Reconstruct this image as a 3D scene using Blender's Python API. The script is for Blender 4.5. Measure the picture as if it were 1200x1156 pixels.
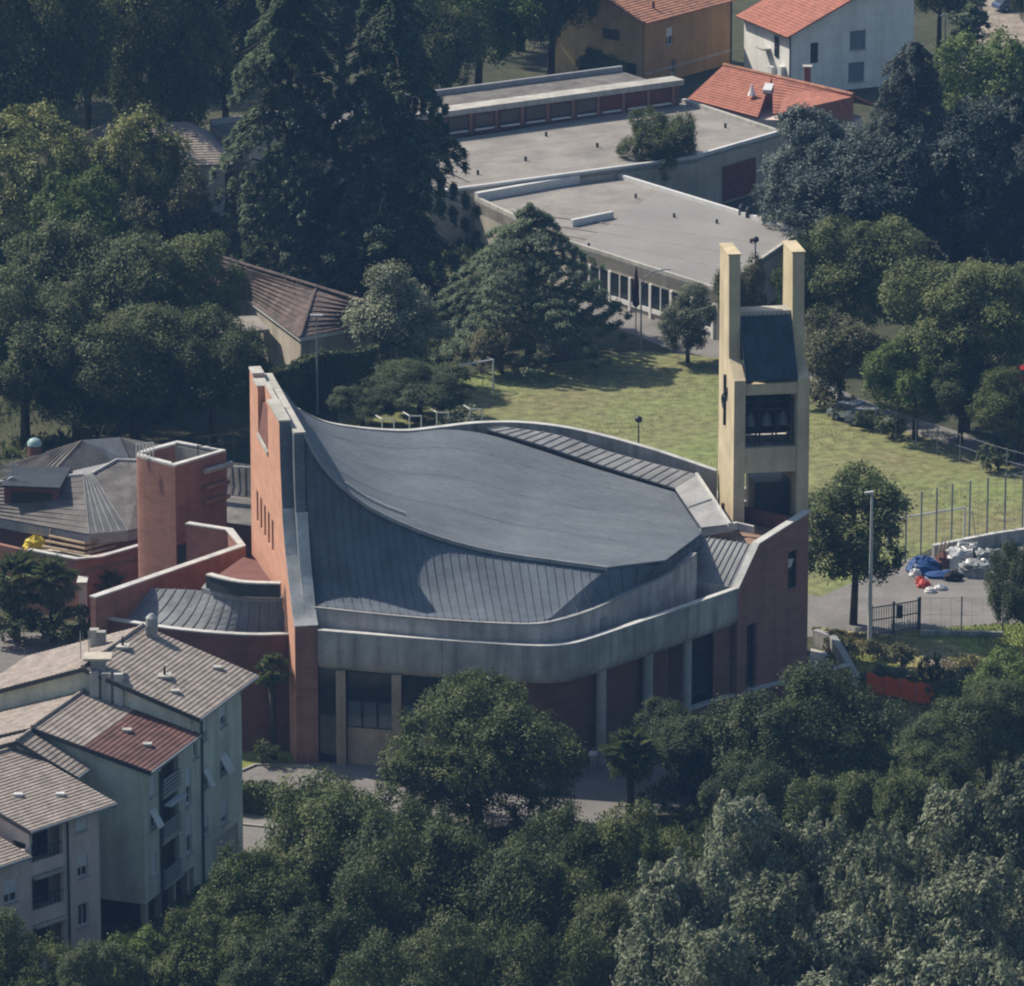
import bpy, math, random
import numpy as np
from mathutils import Vector, Matrix
R = math.radians
for o in list(bpy.data.objects): bpy.data.objects.remove(o)
SC = bpy.context.scene
COL = SC.collection

# ------------------------------------------------------------------ camera, sky, sun, exposure
W, H, F = 1200.0, 1156.0, 7250.0
PITCH = R(16.0)
_a = PITCH + math.atan((880 - 578) / F)
CZ, CY = 400 * math.sin(_a), -400 * math.cos(_a)
cam = bpy.data.cameras.new('camera'); camo = bpy.data.objects.new('camera', cam); COL.objects.link(camo)
camo.location = (0, CY, CZ); camo.rotation_euler = (R(90) - PITCH, 0, 0)
cam.sensor_fit = 'HORIZONTAL'; cam.sensor_width = 36.0; cam.lens = 36.0 * F / W
cam.clip_start = 1.0; cam.clip_end = 6000
SC.camera = camo

SUN_AZ = (-0.84, 0.54); SUN_EL = R(46)
_n = math.hypot(*SUN_AZ)
sdir = Vector((SUN_AZ[0] / _n * math.cos(SUN_EL), SUN_AZ[1] / _n * math.cos(SUN_EL), math.sin(SUN_EL)))
world = bpy.data.worlds.new('World'); SC.world = world; world.use_nodes = True
wn = world.node_tree; bg = wn.nodes['Background']
sky = wn.nodes.new('ShaderNodeTexSky'); sky.sky_type = 'NISHITA'; sky.sun_disc = False
sky.sun_elevation = SUN_EL; sky.sun_rotation = math.atan2(SUN_AZ[0], SUN_AZ[1])
sky.air_density = 1.3; sky.dust_density = 1.6; sky.ozone_density = 2.0
wn.links.new(sky.outputs[0], bg.inputs[0]); bg.inputs[1].default_value = 0.086
sl = bpy.data.lights.new('sun', 'SUN'); slo = bpy.data.objects.new('sun', sl); COL.objects.link(slo)
sl.energy = 5.0; sl.angle = R(0.6); sl.color = (1.0, 0.9, 0.76)
slo.rotation_euler = sdir.to_track_quat('Z', 'Y').to_euler(); slo.location = sdir * 300
SC.view_settings.view_transform = 'Standard'; SC.view_settings.look = 'None'
SC.view_settings.exposure = 0.28; SC.view_settings.gamma = 1.0; SC.view_settings.use_curve_mapping = False
SC.render.engine = 'CYCLES'
SC.cycles.filter_width = 2.1; SC.cycles.max_bounces = 6; SC.cycles.transparent_max_bounces = 8; SC.cycles.volume_bounces = 0

# ------------------------------------------------------------------ surveying helpers
_c, _s = math.cos(PITCH), math.sin(PITCH)
def P(u, v, z=0.0):
    'place seen along a line of sight of the survey photograph, at height z'
    d = ((u - 600) / F, _c - (v - 578) / F * _s, -_s - (v - 578) / F * _c)
    t = (z - CZ) / d[2]
    return Vector((d[0] * t, CY + d[1] * t, z))
def PY(u, v, Y):
    d = ((u - 600) / F, _c - (v - 578) / F * _s, -_s - (v - 578) / F * _c)
    t = (Y - CY) / d[1]
    return Vector((d[0] * t, Y, CZ + d[2] * t))
def HT(u, vbase, vtop):
    b = P(u, vbase); return PY(u, vtop, b.y).z
V = Vector

# ------------------------------------------------------------------ object helpers
ORIG = {}
def tag(o, label=None, cat=None, group=None, kind=None):
    if label: o['label'] = label
    if cat: o['category'] = cat
    if group: o['group'] = group
    if kind: o['kind'] = kind
    return o
def root(name, loc, label, cat, group=None):
    o = bpy.data.objects.new(name, None); COL.objects.link(o); o.location = loc
    o.empty_display_size = 0.5
    ORIG[o] = V(loc)
    return tag(o, label, cat, group)
class MB:
    def __init__(s): s.v = []; s.f = []
    def add(s, vs, fs):
        n = len(s.v); s.v += [tuple(p) for p in vs]; s.f += [tuple(i + n for i in f) for f in fs]; return s
    def hexa(s, p):   # 8 points: bottom loop then top loop
        return s.add(p, [(3, 2, 1, 0), (4, 5, 6, 7), (0, 1, 5, 4), (1, 2, 6, 5), (2, 3, 7, 6), (3, 0, 4, 7)])
    def box(s, c, d):
        x, y, z = c; a, b, e = d[0] / 2, d[1] / 2, d[2] / 2
        return s.hexa([(x - a, y - b, z - e), (x + a, y - b, z - e), (x + a, y + b, z - e), (x - a, y + b, z - e),
                       (x - a, y - b, z + e), (x + a, y - b, z + e), (x + a, y + b, z + e), (x - a, y + b, z + e)])
    def prism(s, poly, z0, z1):
        n = len(poly); g = lambda z, i: (z[i] if isinstance(z, (list, tuple)) else z)
        vs = [(p[0], p[1], g(z0, i)) for i, p in enumerate(poly)] + [(p[0], p[1], g(z1, i)) for i, p in enumerate(poly)]
        return s.add(vs, [tuple(range(n - 1, -1, -1)), tuple(range(n, 2 * n))] + [(i, (i + 1) % n, n + (i + 1) % n, n + i) for i in range(n)])
    def slab(s, pts, off):   # polygon in space thickened by a vector
        n = len(pts); pts = [V(p) for p in pts]; off = V(off)
        vs = pts + [p + off for p in pts]
        return s.add(vs, [tuple(range(n - 1, -1, -1)), tuple(range(n, 2 * n))] + [(i, (i + 1) % n, n + (i + 1) % n, n + i) for i in range(n)])
    def tube(s, pts, rad, n=8):
        pts = [V(p) for p in pts]; m = len(pts)
        rad = rad if isinstance(rad, (list, tuple)) else [rad] * m
        base = len(s.v)
        for i, p in enumerate(pts):
            d = (pts[min(i + 1, m - 1)] - pts[max(i - 1, 0)]).normalized()
            a = d.cross(V((0, 0, 1)) if abs(d.z) < .9 else V((1, 0, 0))).normalized(); b = d.cross(a)
            for k in range(n):
                w = 2 * math.pi * k / n; s.v.append(tuple(p + (a * math.cos(w) + b * math.sin(w)) * rad[i]))
        for i in range(m - 1):
            for k in range(n):
                s.f.append((base + i * n + k, base + i * n + (k + 1) % n, base + (i + 1) * n + (k + 1) % n, base + (i + 1) * n + k))
        s.f.append(tuple(base + k for k in range(n - 1, -1, -1))); s.f.append(tuple(base + (m - 1) * n + k for k in range(n)))
        return s
    def ribbon(s, path, w, h, closed=False):   # band of width w (to the left of the path) and height h under it
        m = len(path); pts = [V(p) for p in path]; base = len(s.v)
        for i, p in enumerate(pts):
            if closed: d = pts[(i + 1) % m] - pts[i - 1]
            else: d = pts[min(i + 1, m - 1)] - pts[max(i - 1, 0)]
            nrm = V((-d.y, d.x, 0)).normalized()
            q = p + nrm * w
            s.v += [tuple(p), tuple(q), (q.x, q.y, q.z - h), (p.x, p.y, p.z - h)]
        for i in range(m if closed else m - 1):
            j = (i + 1) % m
            for k in range(4):
                s.f.append((base + i * 4 + k, base + i * 4 + (k + 1) % 4, base + j * 4 + (k + 1) % 4, base + j * 4 + k))
        if not closed:
            s.f.append((base, base + 1, base + 2, base + 3)); e = base + (m - 1) * 4; s.f.append((e + 3, e + 2, e + 1, e))
        return s
    def sheet(s, rows, t=0.12):   # thick sheet lofted through rows of points
        m, n = len(rows), len(rows[0]); base = len(s.v)
        for r in rows: s.v += [tuple(p) for p in r]
        for r in rows: s.v += [(p[0], p[1], p[2] - t) for p in r]
        g = lambda i, j, k: base + k * m * n + i * n + j
        for i in range(m - 1):
            for j in range(n - 1):
                s.f.append((g(i, j, 0), g(i, j + 1, 0), g(i + 1, j + 1, 0), g(i + 1, j, 0)))
                s.f.append((g(i + 1, j, 1), g(i + 1, j + 1, 1), g(i, j + 1, 1), g(i, j, 1)))
        for j in range(n - 1):
            s.f.append((g(0, j, 1), g(0, j + 1, 1), g(0, j + 1, 0), g(0, j, 0))); s.f.append((g(m - 1, j, 0), g(m - 1, j + 1, 0), g(m - 1, j + 1, 1), g(m - 1, j, 1)))
        for i in range(m - 1):
            s.f.append((g(i, 0, 0), g(i + 1, 0, 0), g(i + 1, 0, 1), g(i, 0, 1))); s.f.append((g(i, n - 1, 1), g(i + 1, n - 1, 1), g(i + 1, n - 1, 0), g(i, n - 1, 0)))
        return s
    def build(s, name, m, parent=None, smooth=False, origin=None, fix=True):
        o0 = ORIG.get(parent, V((0, 0, 0))) if parent else (V(origin) if origin is not None else V((0, 0, 0)))
        me = bpy.data.meshes.new(name)
        me.from_pydata([(p[0] - o0.x, p[1] - o0.y, p[2] - o0.z) for p in s.v], [], s.f)
        me.materials.append(MT[m] if isinstance(m, str) else m)
        if fix:
            import bmesh
            bm = bmesh.new(); bm.from_mesh(me); bmesh.ops.recalc_face_normals(bm, faces=bm.faces); bm.to_mesh(me); bm.free()
        if smooth: me.shade_smooth()
        o = bpy.data.objects.new(name, me); COL.objects.link(o)
        if parent: o.parent = parent
        else: o.location = o0
        ORIG[o] = o0
        return o
def autosm(o, ang=35):
    o.data.shade_smooth()
    try: o.data.set_sharp_from_angle(angle=R(ang))
    except Exception: pass
    return o
def copy_tree(o, parent=None):
    c = o.copy(); COL.objects.link(c)
    if parent: c.parent = parent
    for ch in list(o.children): copy_tree(ch, c)
    return c
def lerp(a, b, t): return a + (b - a) * t
def interp(pts, t):
    'smooth curve through points, t in 0..1 over index (Catmull-Rom)'
    n = len(pts) - 1; x = max(0, min(n - 1e-6, t * n)); i = int(x); f = x - i
    p0, p1, p2, p3 = (V(pts[max(0, min(n, i + k))]) for k in (-1, 0, 1, 2))
    return .5 * ((2 * p1) + (p2 - p0) * f + (2 * p0 - 5 * p1 + 4 * p2 - p3) * f * f + (3 * p1 - p0 - 3 * p2 + p3) * f ** 3)

# ------------------------------------------------------------------ materials
MT = {}
def mat(name, col, var=0.18, scale=0.6, rough=0.85, stretch=(1, 1, 1), col2=None, streak=0.0, bump=0.0, bscale=8.0, spec=0.3, metal=0.0, fine=0.12, fscale=9.0, coords='Object'):
    m = bpy.data.materials.new(name); m.use_nodes = True; nt = m.node_tree; N = nt.nodes; L = nt.links
    b = N['Principled BSDF']; b.inputs['Roughness'].default_value = rough; b.inputs['Metallic'].default_value = metal
    b.inputs['Specular IOR Level'].default_value = spec
    tc = N.new('ShaderNodeTexCoord'); mp = N.new('ShaderNodeMapping'); mp.inputs['Scale'].default_value = stretch
    L.new(tc.outputs[coords], mp.inputs[0])
    n1 = N.new('ShaderNodeTexNoise'); n1.inputs['Scale'].default_value = scale; n1.inputs['Detail'].default_value = 5; n1.inputs['Roughness'].default_value = .6
    L.new(mp.outputs[0], n1.inputs['Vector'])
    n2 = N.new('ShaderNodeTexNoise'); n2.inputs['Scale'].default_value = fscale; n2.inputs['Detail'].default_value = 3
    L.new(mp.outputs[0], n2.inputs['Vector'])
    rp = N.new('ShaderNodeMapRange'); rp.inputs[1].default_value = .35; rp.inputs[2].default_value = .65
    L.new(n1.outputs[0], rp.inputs[0])
    mx = N.new('ShaderNodeMix'); mx.data_type = 'RGBA'
    c2 = col2 if col2 else tuple(c * (1 - 2 * var) for c in col)
    mx.inputs[6].default_value = (*[min(1, c * (1 + var * .5)) for c in col], 1); mx.inputs[7].default_value = (*c2, 1)
    L.new(rp.outputs[0], mx.inputs[0])
    fm = N.new('ShaderNodeMapRange'); fm.inputs[1].default_value = .3; fm.inputs[2].default_value = .7
    fm.inputs[3].default_value = 1 - fine; fm.inputs[4].default_value = 1 + fine; L.new(n2.outputs[0], fm.inputs[0])
    out = fm.outputs[0]
    if streak:
        ms = N.new('ShaderNodeMapping'); ms.inputs['Scale'].default_value = (1.3, 1.3, .09); L.new(tc.outputs[coords], ms.inputs[0])
        n3 = N.new('ShaderNodeTexNoise'); n3.inputs['Scale'].default_value = 1.0; n3.inputs['Detail'].default_value = 6; L.new(ms.outputs[0], n3.inputs['Vector'])
        sm = N.new('ShaderNodeMapRange'); sm.inputs[1].default_value = .42; sm.inputs[2].default_value = .68; sm.inputs[3].default_value = 1; sm.inputs[4].default_value = 1 - streak
        L.new(n3.outputs[0], sm.inputs[0])
        mu = N.new('ShaderNodeMath'); mu.operation = 'MULTIPLY'; L.new(out, mu.inputs[0]); L.new(sm.outputs[0], mu.inputs[1]); out = mu.outputs[0]
    vm = N.new('ShaderNodeVectorMath'); vm.operation = 'SCALE'; L.new(mx.outputs[2], vm.inputs[0]); L.new(out, vm.inputs['Scale'])
    L.new(vm.outputs[0], b.inputs['Base Color'])
    if bump:
        bp = N.new('ShaderNodeBump'); bp.inputs['Strength'].default_value = bump; bp.inputs['Distance'].default_value = .05
        n4 = N.new('ShaderNodeTexNoise'); n4.inputs['Scale'].default_value = bscale; n4.inputs['Detail'].default_value = 4; L.new(mp.outputs[0], n4.inputs['Vector'])
        L.new(n4.outputs[0], bp.inputs['Height']); L.new(bp.outputs[0], b.inputs['Normal'])
    MT[name] = m
    return m
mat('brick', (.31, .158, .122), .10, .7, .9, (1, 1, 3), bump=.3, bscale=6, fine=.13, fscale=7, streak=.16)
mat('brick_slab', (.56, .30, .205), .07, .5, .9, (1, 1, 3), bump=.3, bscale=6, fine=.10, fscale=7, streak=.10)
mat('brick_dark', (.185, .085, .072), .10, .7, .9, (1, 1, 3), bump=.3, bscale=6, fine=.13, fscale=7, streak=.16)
mat('concrete', (.43, .42, .395), .2, .35, .9, col2=(.29, .29, .275), streak=.42, bump=.3)
mat('concrete_pinkish', (.50, .465, .455), .16, .5, .9, streak=.35, bump=.2)
mat('concrete_light', (.46, .45, .41), .12, .5, .9, streak=.2, bump=.2)
mat('coping', (.52, .525, .505), .14, .8, .8, streak=0, bump=.15)
mat('roof_felt', (.142, .163, .184), .10, .5, .8, (.4, 1.2, 1.2), col2=(.116, .136, .156), bump=.35, bscale=6.0, fine=.15, fscale=4.5, spec=.15)
mat('roof_metal', (.125, .150, .180), .12, .4, .7, bump=.1, fine=.12, spec=.15, streak=.15)
mat('roof_grey', (.225, .24, .255), .12, .5, .7, streak=.25, fine=.12, spec=.2)
mat('roof_zinc', (.30, .305, .31), .12, .5, .65, streak=.18, fine=.1, spec=.3)
mat('dark_metal', (.035, .042, .048), .2, 1, .5, fine=.1, spec=.4)
mat('louver', (.035, .068, .095), .2, .8, .5, streak=.3, spec=.4)
mat('tower_plaster', (.58, .49, .33), .10, .5, .9, streak=.16, bump=.15)
mat('pillar_plaster', (.42, .33, .25), .12, .6, .9, streak=.16, bump=.15)
mat('bronze', (.15, .16, .18), .15, 2, .5)
mat('plaster_green', (.62, .635, .52), .10, .4, .92, streak=.22, bump=.15)
mat('plaster_pink', (.70, .58, .54), .10, .4, .92, streak=.16, bump=.15)
mat('plaster_white', (.82, .81, .77), .07, .4, .92, streak=.12)
mat('plaster_orange', (.44, .26, .11), .10, .4, .92, streak=.14)
mat('plaster_yellow', (.55, .40, .20), .10, .4, .92, streak=.14)
mat('plaster_cream', (.48, .44, .37), .12, .4, .92, streak=.2)
mat('tile_brown', (.30, .262, .232), .2, 1.3, .9, col2=(.21, .18, .16), fine=.22, fscale=6, bump=.3)
mat('tile_maroon', (.15, .078, .07), .2, 1.1, .85, fine=.18, fscale=6, bump=.3)
mat('tile_red', (.36, .145, .10), .2, 1.2, .9, col2=(.28, .115, .085), fine=.2, fscale=5, bump=.3)
mat('tile_old', (.125, .095, .085), .3, .9, .92, col2=(.07, .056, .054), fine=.3, fscale=3.5, bump=.3)
mat('tile_orange', (.40, .19, .12), .25, 1.0, .9, col2=(.25, .13, .09), fine=.3, fscale=4, bump=.3)
mat('tile_grey', (.175, .165, .155), .2, .6, .85, fine=.15, streak=.2, bump=.2)
mat('flat_roof', (.275, .255, .23), .14, .3, .95, col2=(.195, .185, .172), fine=.1, fscale=4, bump=.2)
mat('flat_roof_grey', (.25, .245, .24), .06, .2, .95, fine=.06, fscale=4, bump=.2)
mat('metal_white', (.62, .63, .62), .06, 1, .5)
mat('metal_pale', (.55, .57, .56), .06, 1, .5)
mat('metal_grey', (.30, .31, .32), .1, 1, .5)
mat('metal_green', (.055, .10, .085), .1, 1, .5)
mat('wood', (.42, .33, .22), .2, 1.2, .85, fine=.2)
mat('asphalt', (.20, .19, .18), .12, .25, .95, col2=(.145, .14, .135), fine=.12, fscale=3, bump=.2, coords='Object')
mat('gravel', (.30, .26, .21), .2, .5, .95, fine=.25, fscale=3, bump=.3)
mat('kerb', (.34, .33, .31), .1, 1, .9)
mat('grass', (.145, .172, .062), .3, .09, .95, col2=(.175, .165, .08), fine=.35, fscale=1.1, bump=.6, bscale=3)
mat('grass_bright', (.17, .205, .05), .3, .2, .95, col2=(.15, .17, .045), fine=.3, fscale=1.4, bump=.6, bscale=3)
mat('dry_grass', (.26, .225, .11), .3, .4, .95, col2=(.17, .18, .065), fine=.3, fscale=1.5, bump=.6, bscale=3)
mat('ground', (.055, .058, .028), .3, .1, .95, col2=(.035, .04, .02), fine=.3, fscale=1.0, bump=.6, bscale=2)
mat('bark', (.075, .058, .044), .3, 3, .95, (1, 1, .3), bump=.5)
mat('bark_pale', (.22, .2, .17), .3, 3, .95, (1, 1, .3), bump=.5)
mat('shutter', (.58, .61, .63), .06, 1, .7)
mat('shutter_blue', (.17, .20, .24), .06, 1, .7)
mat('red_panel', (.17, .05, .045), .15, 1, .7)
mat('tarp_blue', (.02, .07, .22), .2, 2, .5, bump=.3)
mat('tarp_white', (.62, .62, .62), .1, 2, .6, bump=.3)
mat('tarp_red', (.45, .06, .04), .2, 2, .6)
mat('tarp_yellow', (.55, .42, .03), .1, 2, .6)
mat('wrap_grey', (.30, .32, .32), .15, 2, .35, bump=.3, spec=.5)
mat('net_orange', (.90, .33, .10), .15, 2, .7)
mat('rubber', (.02, .02, .02), .1, 1, .8)
mat('skin', (.42, .26, .19), .05, 3, .6)
mat('shirt_white', (.75, .76, .80), .04, 3, .9)
mat('cloth_khaki', (.30, .29, .25), .06, 3, .9)
mat('hair', (.03, .025, .02), .1, 3, .8)
mat('car_white', (.62, .63, .65), .03, 1, .25, fine=.02, spec=.5)
mat('car_grey', (.22, .23, .25), .03, 1, .25, fine=.02, spec=.5)
mat('car_red', (.38, .03, .025), .03, 1, .25, fine=.02, spec=.5)
mat('car_blue', (.06, .09, .16), .03, 1, .25, fine=.02, spec=.5)
mat('dome_teal', (.30, .45, .45), .1, 2, .5)
def glass(name, col, rough=.08):
    m = mat(name, col, .1, 2, rough, fine=.05, spec=.6); return m
glass('glass', (.018, .024, .030)); glass('glass_pale', (.09, .11, .13))  # dark glass, and a paler grey glass for the lighter panes
# ------------------------------------------------------------------ the ground
def flat(name, pts, z, m, sub=0):
    mb = MB(); mb.add([(p[0], p[1], z) for p in pts], [tuple(range(len(pts)))])
    o = mb.build(name, m, None, fix=False)
    if o.data.polygons[0].normal.z < 0: o.data.flip_normals()
    return tag(o, kind='structure')
flat('ground', [(-900, -420), (900, -420), (900, 1100), (-900, 1100)], 0, 'ground')
g = lambda u, v: P(u, v)[:2]
flat('field', [g(400, 560), g(395, 470), g(600, 432), g(760, 412), g(930, 428), g(1000, 485), g(1090, 515), g(1230, 560), g(1230, 620), g(1100, 640), g(960, 700), g(700, 640)], .008, 'grass')
flat('lawn', [g(1075, 738), g(1200, 730), g(1230, 800), g(1130, 812), g(1000, 752)], .008, 'grass_bright')
flat('bank', [g(950, 735), g(1100, 750), g(1230, 800), g(1230, 850), g(1000, 850), g(985, 800)], .012, 'dry_grass')
flat('footpath', [g(1080, 768), g(1100, 762), g(1140, 795), g(1150, 830), g(1105, 812)], .016, 'gravel')
flat('bank_grass', [g(985, 765), g(1010, 760), g(1075, 790), g(1125, 815), g(1060, 830), g(1000, 800)], .018, 'grass_bright')
flat('car_park', [g(930, 745), g(925, 690), g(1060, 655), g(1120, 648), g(1230, 628), g(1230, 742), g(1060, 742), g(1030, 752)], .006, 'asphalt')
flat('forecourt', [g(270, 1010), g(270, 960), g(284, 905), g(340, 885), g(500, 880), g(700, 880), g(860, 850), g(880, 870), g(800, 945), g(640, 975), g(420, 945), g(355, 985), g(300, 1012)], .004, 'asphalt')
flat('back_road', [g(640, 350), g(930, 470), g(1230, 590), g(1230, 540), g(1010, 470), g(930, 425), g(760, 360)], .006, 'asphalt')
flat('left_road', [g(-60, 900), g(-60, 740), g(60, 742), g(130, 790), g(60, 900)], .004, 'asphalt')
flat('upper_road', [g(1120, 90), g(1260, 60), g(1260, -40), g(1150, -20)], .006, 'gravel')
flat('garden_lawn', [g(240, 930), g(284, 876), g(345, 882), g(350, 900), g(300, 898), g(283, 905)], .010, 'grass_bright')
flat('verge', [g(640, 975), g(690, 970), g(730, 985), g(640, 1010)], .010, 'grass_bright')
mb = MB(); mb.ribbon([(*g(284, 905), .13), (*g(300, 898), .13), (*g(330, 898), .13), (*g(366, 901), .13)], .18, .13); tag(mb.build('kerb', 'kerb'), kind='structure')
mb = MB(); mb.ribbon([(*g(284, 968), .13), (*g(325, 972), .13)], .2, .13); tag(mb.build('kerb', 'kerb'), kind='structure')

# ------------------------------------------------------------------ the church
ch = root('church', (0, 0, 0), 'red brick church with sweeping blue-grey roof and long concrete gutter beam', 'church')
DD = V((-.18, .984, 0)); DN = V((.984, .18, 0))        # along the slab wall, and across it to the right
S0 = V((-13.86, -2.6, 0))
def SW(d, n, z): p = S0 + DD * d + DN * n; return V((p.x, p.y, z))
prof = [(0, 9.17), (.55, 9.6), (1.2, 10.3), (2.5, 11.7), (3.6, 13.0), (4.6, 14.6), (5.2, 16.0), (5.6, 17.6), (5.9, 19.3), (6.0, 21.1)]
proi = [(0, 9.17), (.55, 9.6), (1.2, 10.3), (2.3, 11.7), (3.1, 13.0), (3.8, 14.6), (4.2, 16.0), (4.5, 17.6), (4.65, 19.3), (4.7, 20.6)]
sp = [interp([(a, b, 0) for a, b in prof], k / 30) for k in range(31)]; prof = [(p.x, p.y) for p in sp]
sp = [interp([(a, b, 0) for a, b in proi], k / 30) for k in range(31)]; proi = [(p.x, p.y) for p in sp]
# outer brick leaf: upright panel with stepped top and a deep niche
def leaf(pts, n0, n1):
    mb = MB(); m = len(pts)
    vs = [SW(d, n0, z) for d, z in pts] + [SW(d, n1, z) for d, z in pts]
    tri = [tuple(range(m)), tuple(range(2 * m - 1, m - 1, -1))]
    return mb.add(vs, tri + [(i, m + i, m + (i + 1) % m, (i + 1) % m) for i in range(m)])
# window slots: build the leaf as pieces around six slots
slots = [(9.1 + k * 1.75, 0) for k in range(5)]      # d, z of each tall slot
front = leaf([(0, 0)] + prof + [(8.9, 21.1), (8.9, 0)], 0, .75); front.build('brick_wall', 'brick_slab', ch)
mb = MB()
def piece(d0, d1, z0, z1, n0=0, n1=.75):
    mb.hexa([SW(d0, n0, z0), SW(d1, n0, z0), SW(d1, n1, z0), SW(d0, n1, z0), SW(d0, n0, z1), SW(d1, n0, z1), SW(d1, n1, z1), SW(d0, n1, z1)])
zt = 21.1
piece(8.9, 17.9, 0, 11.4); dprev = 8.9
for d, zc in slots:
    piece(dprev, d, 11.4, 17.2); piece(d, d + .85, 13.55, 17.2); dprev = d + .85
piece(dprev, 17.9, 11.4, 17.2)
piece(8.9, 11.2, 17.2, 21.1); piece(11.2, 15.8, 17.2, 17.6); piece(11.2, 15.8, 17.6, 21.0, .45, .75); piece(15.8, 17.9, 17.2, 20.8)
piece(17.9, 19.6, 0, 21.1)
mb.build('brick_wall', 'brick_slab', ch)
for d, zc in slots:
    q = MB(); q.hexa([SW(d, .3, 11.4), SW(d + .85, .3, 11.4), SW(d + .85, .5, 11.4), SW(d, .5, 11.4), SW(d, .3, 13.55), SW(d + .85, .3, 13.55), SW(d + .85, .5, 13.55), SW(d, .5, 13.55)])
    q.build('slot_window', 'glass', ch)
q = MB(); q.hexa([SW(11.15, -.1, 17.45), SW(15.85, -.1, 17.45), SW(15.85, .43, 17.45), SW(11.15, .43, 17.45), SW(11.15, -.1, 17.72), SW(15.85, -.1, 17.72), SW(15.85, .43, 17.72), SW(11.15, .43, 17.72)])
q.build('niche_sill', 'concrete_light', ch)
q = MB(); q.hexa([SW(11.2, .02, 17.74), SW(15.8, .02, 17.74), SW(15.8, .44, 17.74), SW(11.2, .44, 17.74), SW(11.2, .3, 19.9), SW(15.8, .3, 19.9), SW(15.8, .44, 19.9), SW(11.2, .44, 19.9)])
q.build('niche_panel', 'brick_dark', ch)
# inner leaf (grey) standing against the roof
leaf([(0, 0)] + proi + [(19.6, 20.6), (19.6, 0)], .752, 1.43).build('inner_wall', 'roof_felt', ch)
# brick front of the pier
q = MB(); q.hexa([SW(-.06, .01, 0), SW(-.06, 1.46, 0), SW(.02, 1.46, 0), SW(.02, .01, 0), SW(-.06, .01, 9.1), SW(-.06, 1.46, 9.1), SW(.02, 1.46, 9.1), SW(.02, .01, 9.1)])
q.build('pier_face', 'brick', ch)
# copings
def cop(pr, n0, n1, name='coping', m='coping', th=.09):
    q = MB(); n = len(pr); vs = []
    for k, (d, z) in enumerate(pr):
        a = pr[max(0, k - 1)]; b = pr[min(n - 1, k + 1)]; t = V((b[0] - a[0], b[1] - a[1])).normalized(); nr = V((-t.y, t.x))
        o = (d + nr.x * th, z + nr.y * th)
        vs += [SW(d, n0, z), SW(d, n1, z), SW(o[0], n1, o[1]), SW(o[0], n0, o[1])]
    fs = []
    for k in range(n - 1):
        for j in range(4): fs.append((k * 4 + j, k * 4 + (j + 1) % 4, k * 4 + 4 + (j + 1) % 4, k * 4 + 4 + j))
    fs += [(0, 1, 2, 3), (4 * n - 1, 4 * n - 2, 4 * n - 3, 4 * n - 4)]
    return q.add(vs, fs).build(name, m, ch)
kk = max(i for i, p in enumerate(prof) if p[1] < 16); cop(prof[:kk + 1], -.04, .751); cop(prof[kk:], -.0, .75, 'edge_sheet', 'roof_felt', .05)
cop([p for p in proi if p[1] < 16], .752, 1.5); 
def capb(d0, d1, n0, n1, z, th=.14, m='concrete_light', dz=0):
    q = MB(); q.hexa([SW(d0, n0, z), SW(d1, n0, z + dz), SW(d1, n1, z + dz), SW(d0, n1, z), SW(d0, n0, z + th), SW(d1, n0, z + dz + th), SW(d1, n1, z + dz + th), SW(d0, n1, z + th)]); q.build('coping', m, ch)
capb(5.9, 11.2, -.05, .74, 21.1); capb(11.25, 15.75, .42, .74, 21.0); capb(15.8, 17.88, -.05, .74, 20.8); capb(17.9, 19.65, -.05, .74, 21.1)
for d0, d1 in ((4.65, 8.2), (8.26, 11.9), (11.96, 15.6), (15.66, 19.6)): capb(d0, d1, .76, 1.5, 20.6)
# roof edges
F0 = SW(4.7, 1.42, 20.6)
Fpts = [F0] + [PY(u, v, y) for u, v, y in ((372, 537, 2.0), (395, 564, 2.0), (430, 592, 1.9), (470, 612, 1.9), (520, 631, 1.9), (580, 646, 1.8), (645, 656, 1.65), (712, 665, 1.4))]
B0 = SW(19.6, 1.42, 20.6)
Bpts = [B0] + [PY(u, v, y) for u, v, y in ((337, 463, 17.2), (352, 481, 17.8), (382, 496, 18.6), (425, 504, 19.6), (475, 507.5, 20.6), (520, 503.5, 21.5), (570, 509, 21.3), (633, 528, 20.5), (700, 550, 19.4), (791, 577, 17.9))]
def xmatch(pts, n):
    'resample by arc length'
    c = [interp(pts, k / 400) for k in range(401)]; L = [0]
    for a, b in zip(c, c[1:]): L.append(L[-1] + (b - a).length)
    out = []; j = 0
    for k in range(n + 1):
        t = L[-1] * k / n
        while j < 399 and L[j + 1] < t: j += 1
        f = (t - L[j]) / max(1e-9, L[j + 1] - L[j]); out.append(c[j].lerp(c[j + 1], min(1, max(0, f))))
    return out
NF = 48
FF, BB = xmatch(Fpts, NF), xmatch(Bpts, NF)
rows = []
for i in range(NF + 1):
    row = []
    for j in range(25):
        t = j / 24; p = FF[i].lerp(BB[i], t)
        sag = 4 * t * (1 - t) * (.25 + .35 * min(1, i / 16))
        row.append(V((p.x, p.y, p.z - sag)))
    rows.append(row)
TIP = FF[-1]; BR = BB[-1]; RC = V((12.5, 11.3, 11.35)); RM = P(780, 656.5, 11.55)
mid = [rows[-1][j] for j in range(25)]
rim = [TIP.lerp(RM, k / 8) for k in range(8)] + [RM.lerp(RC, k / 8) for k in range(8)] + [RC.lerp(BR, k / 8) for k in range(9)]
ext = [r for r in rows] + [[mid[j].lerp(rim[j], k / 6) + V((0, 0, 1e-4 * k)) for j in range(25)] for k in range(1, 7)]
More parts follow.
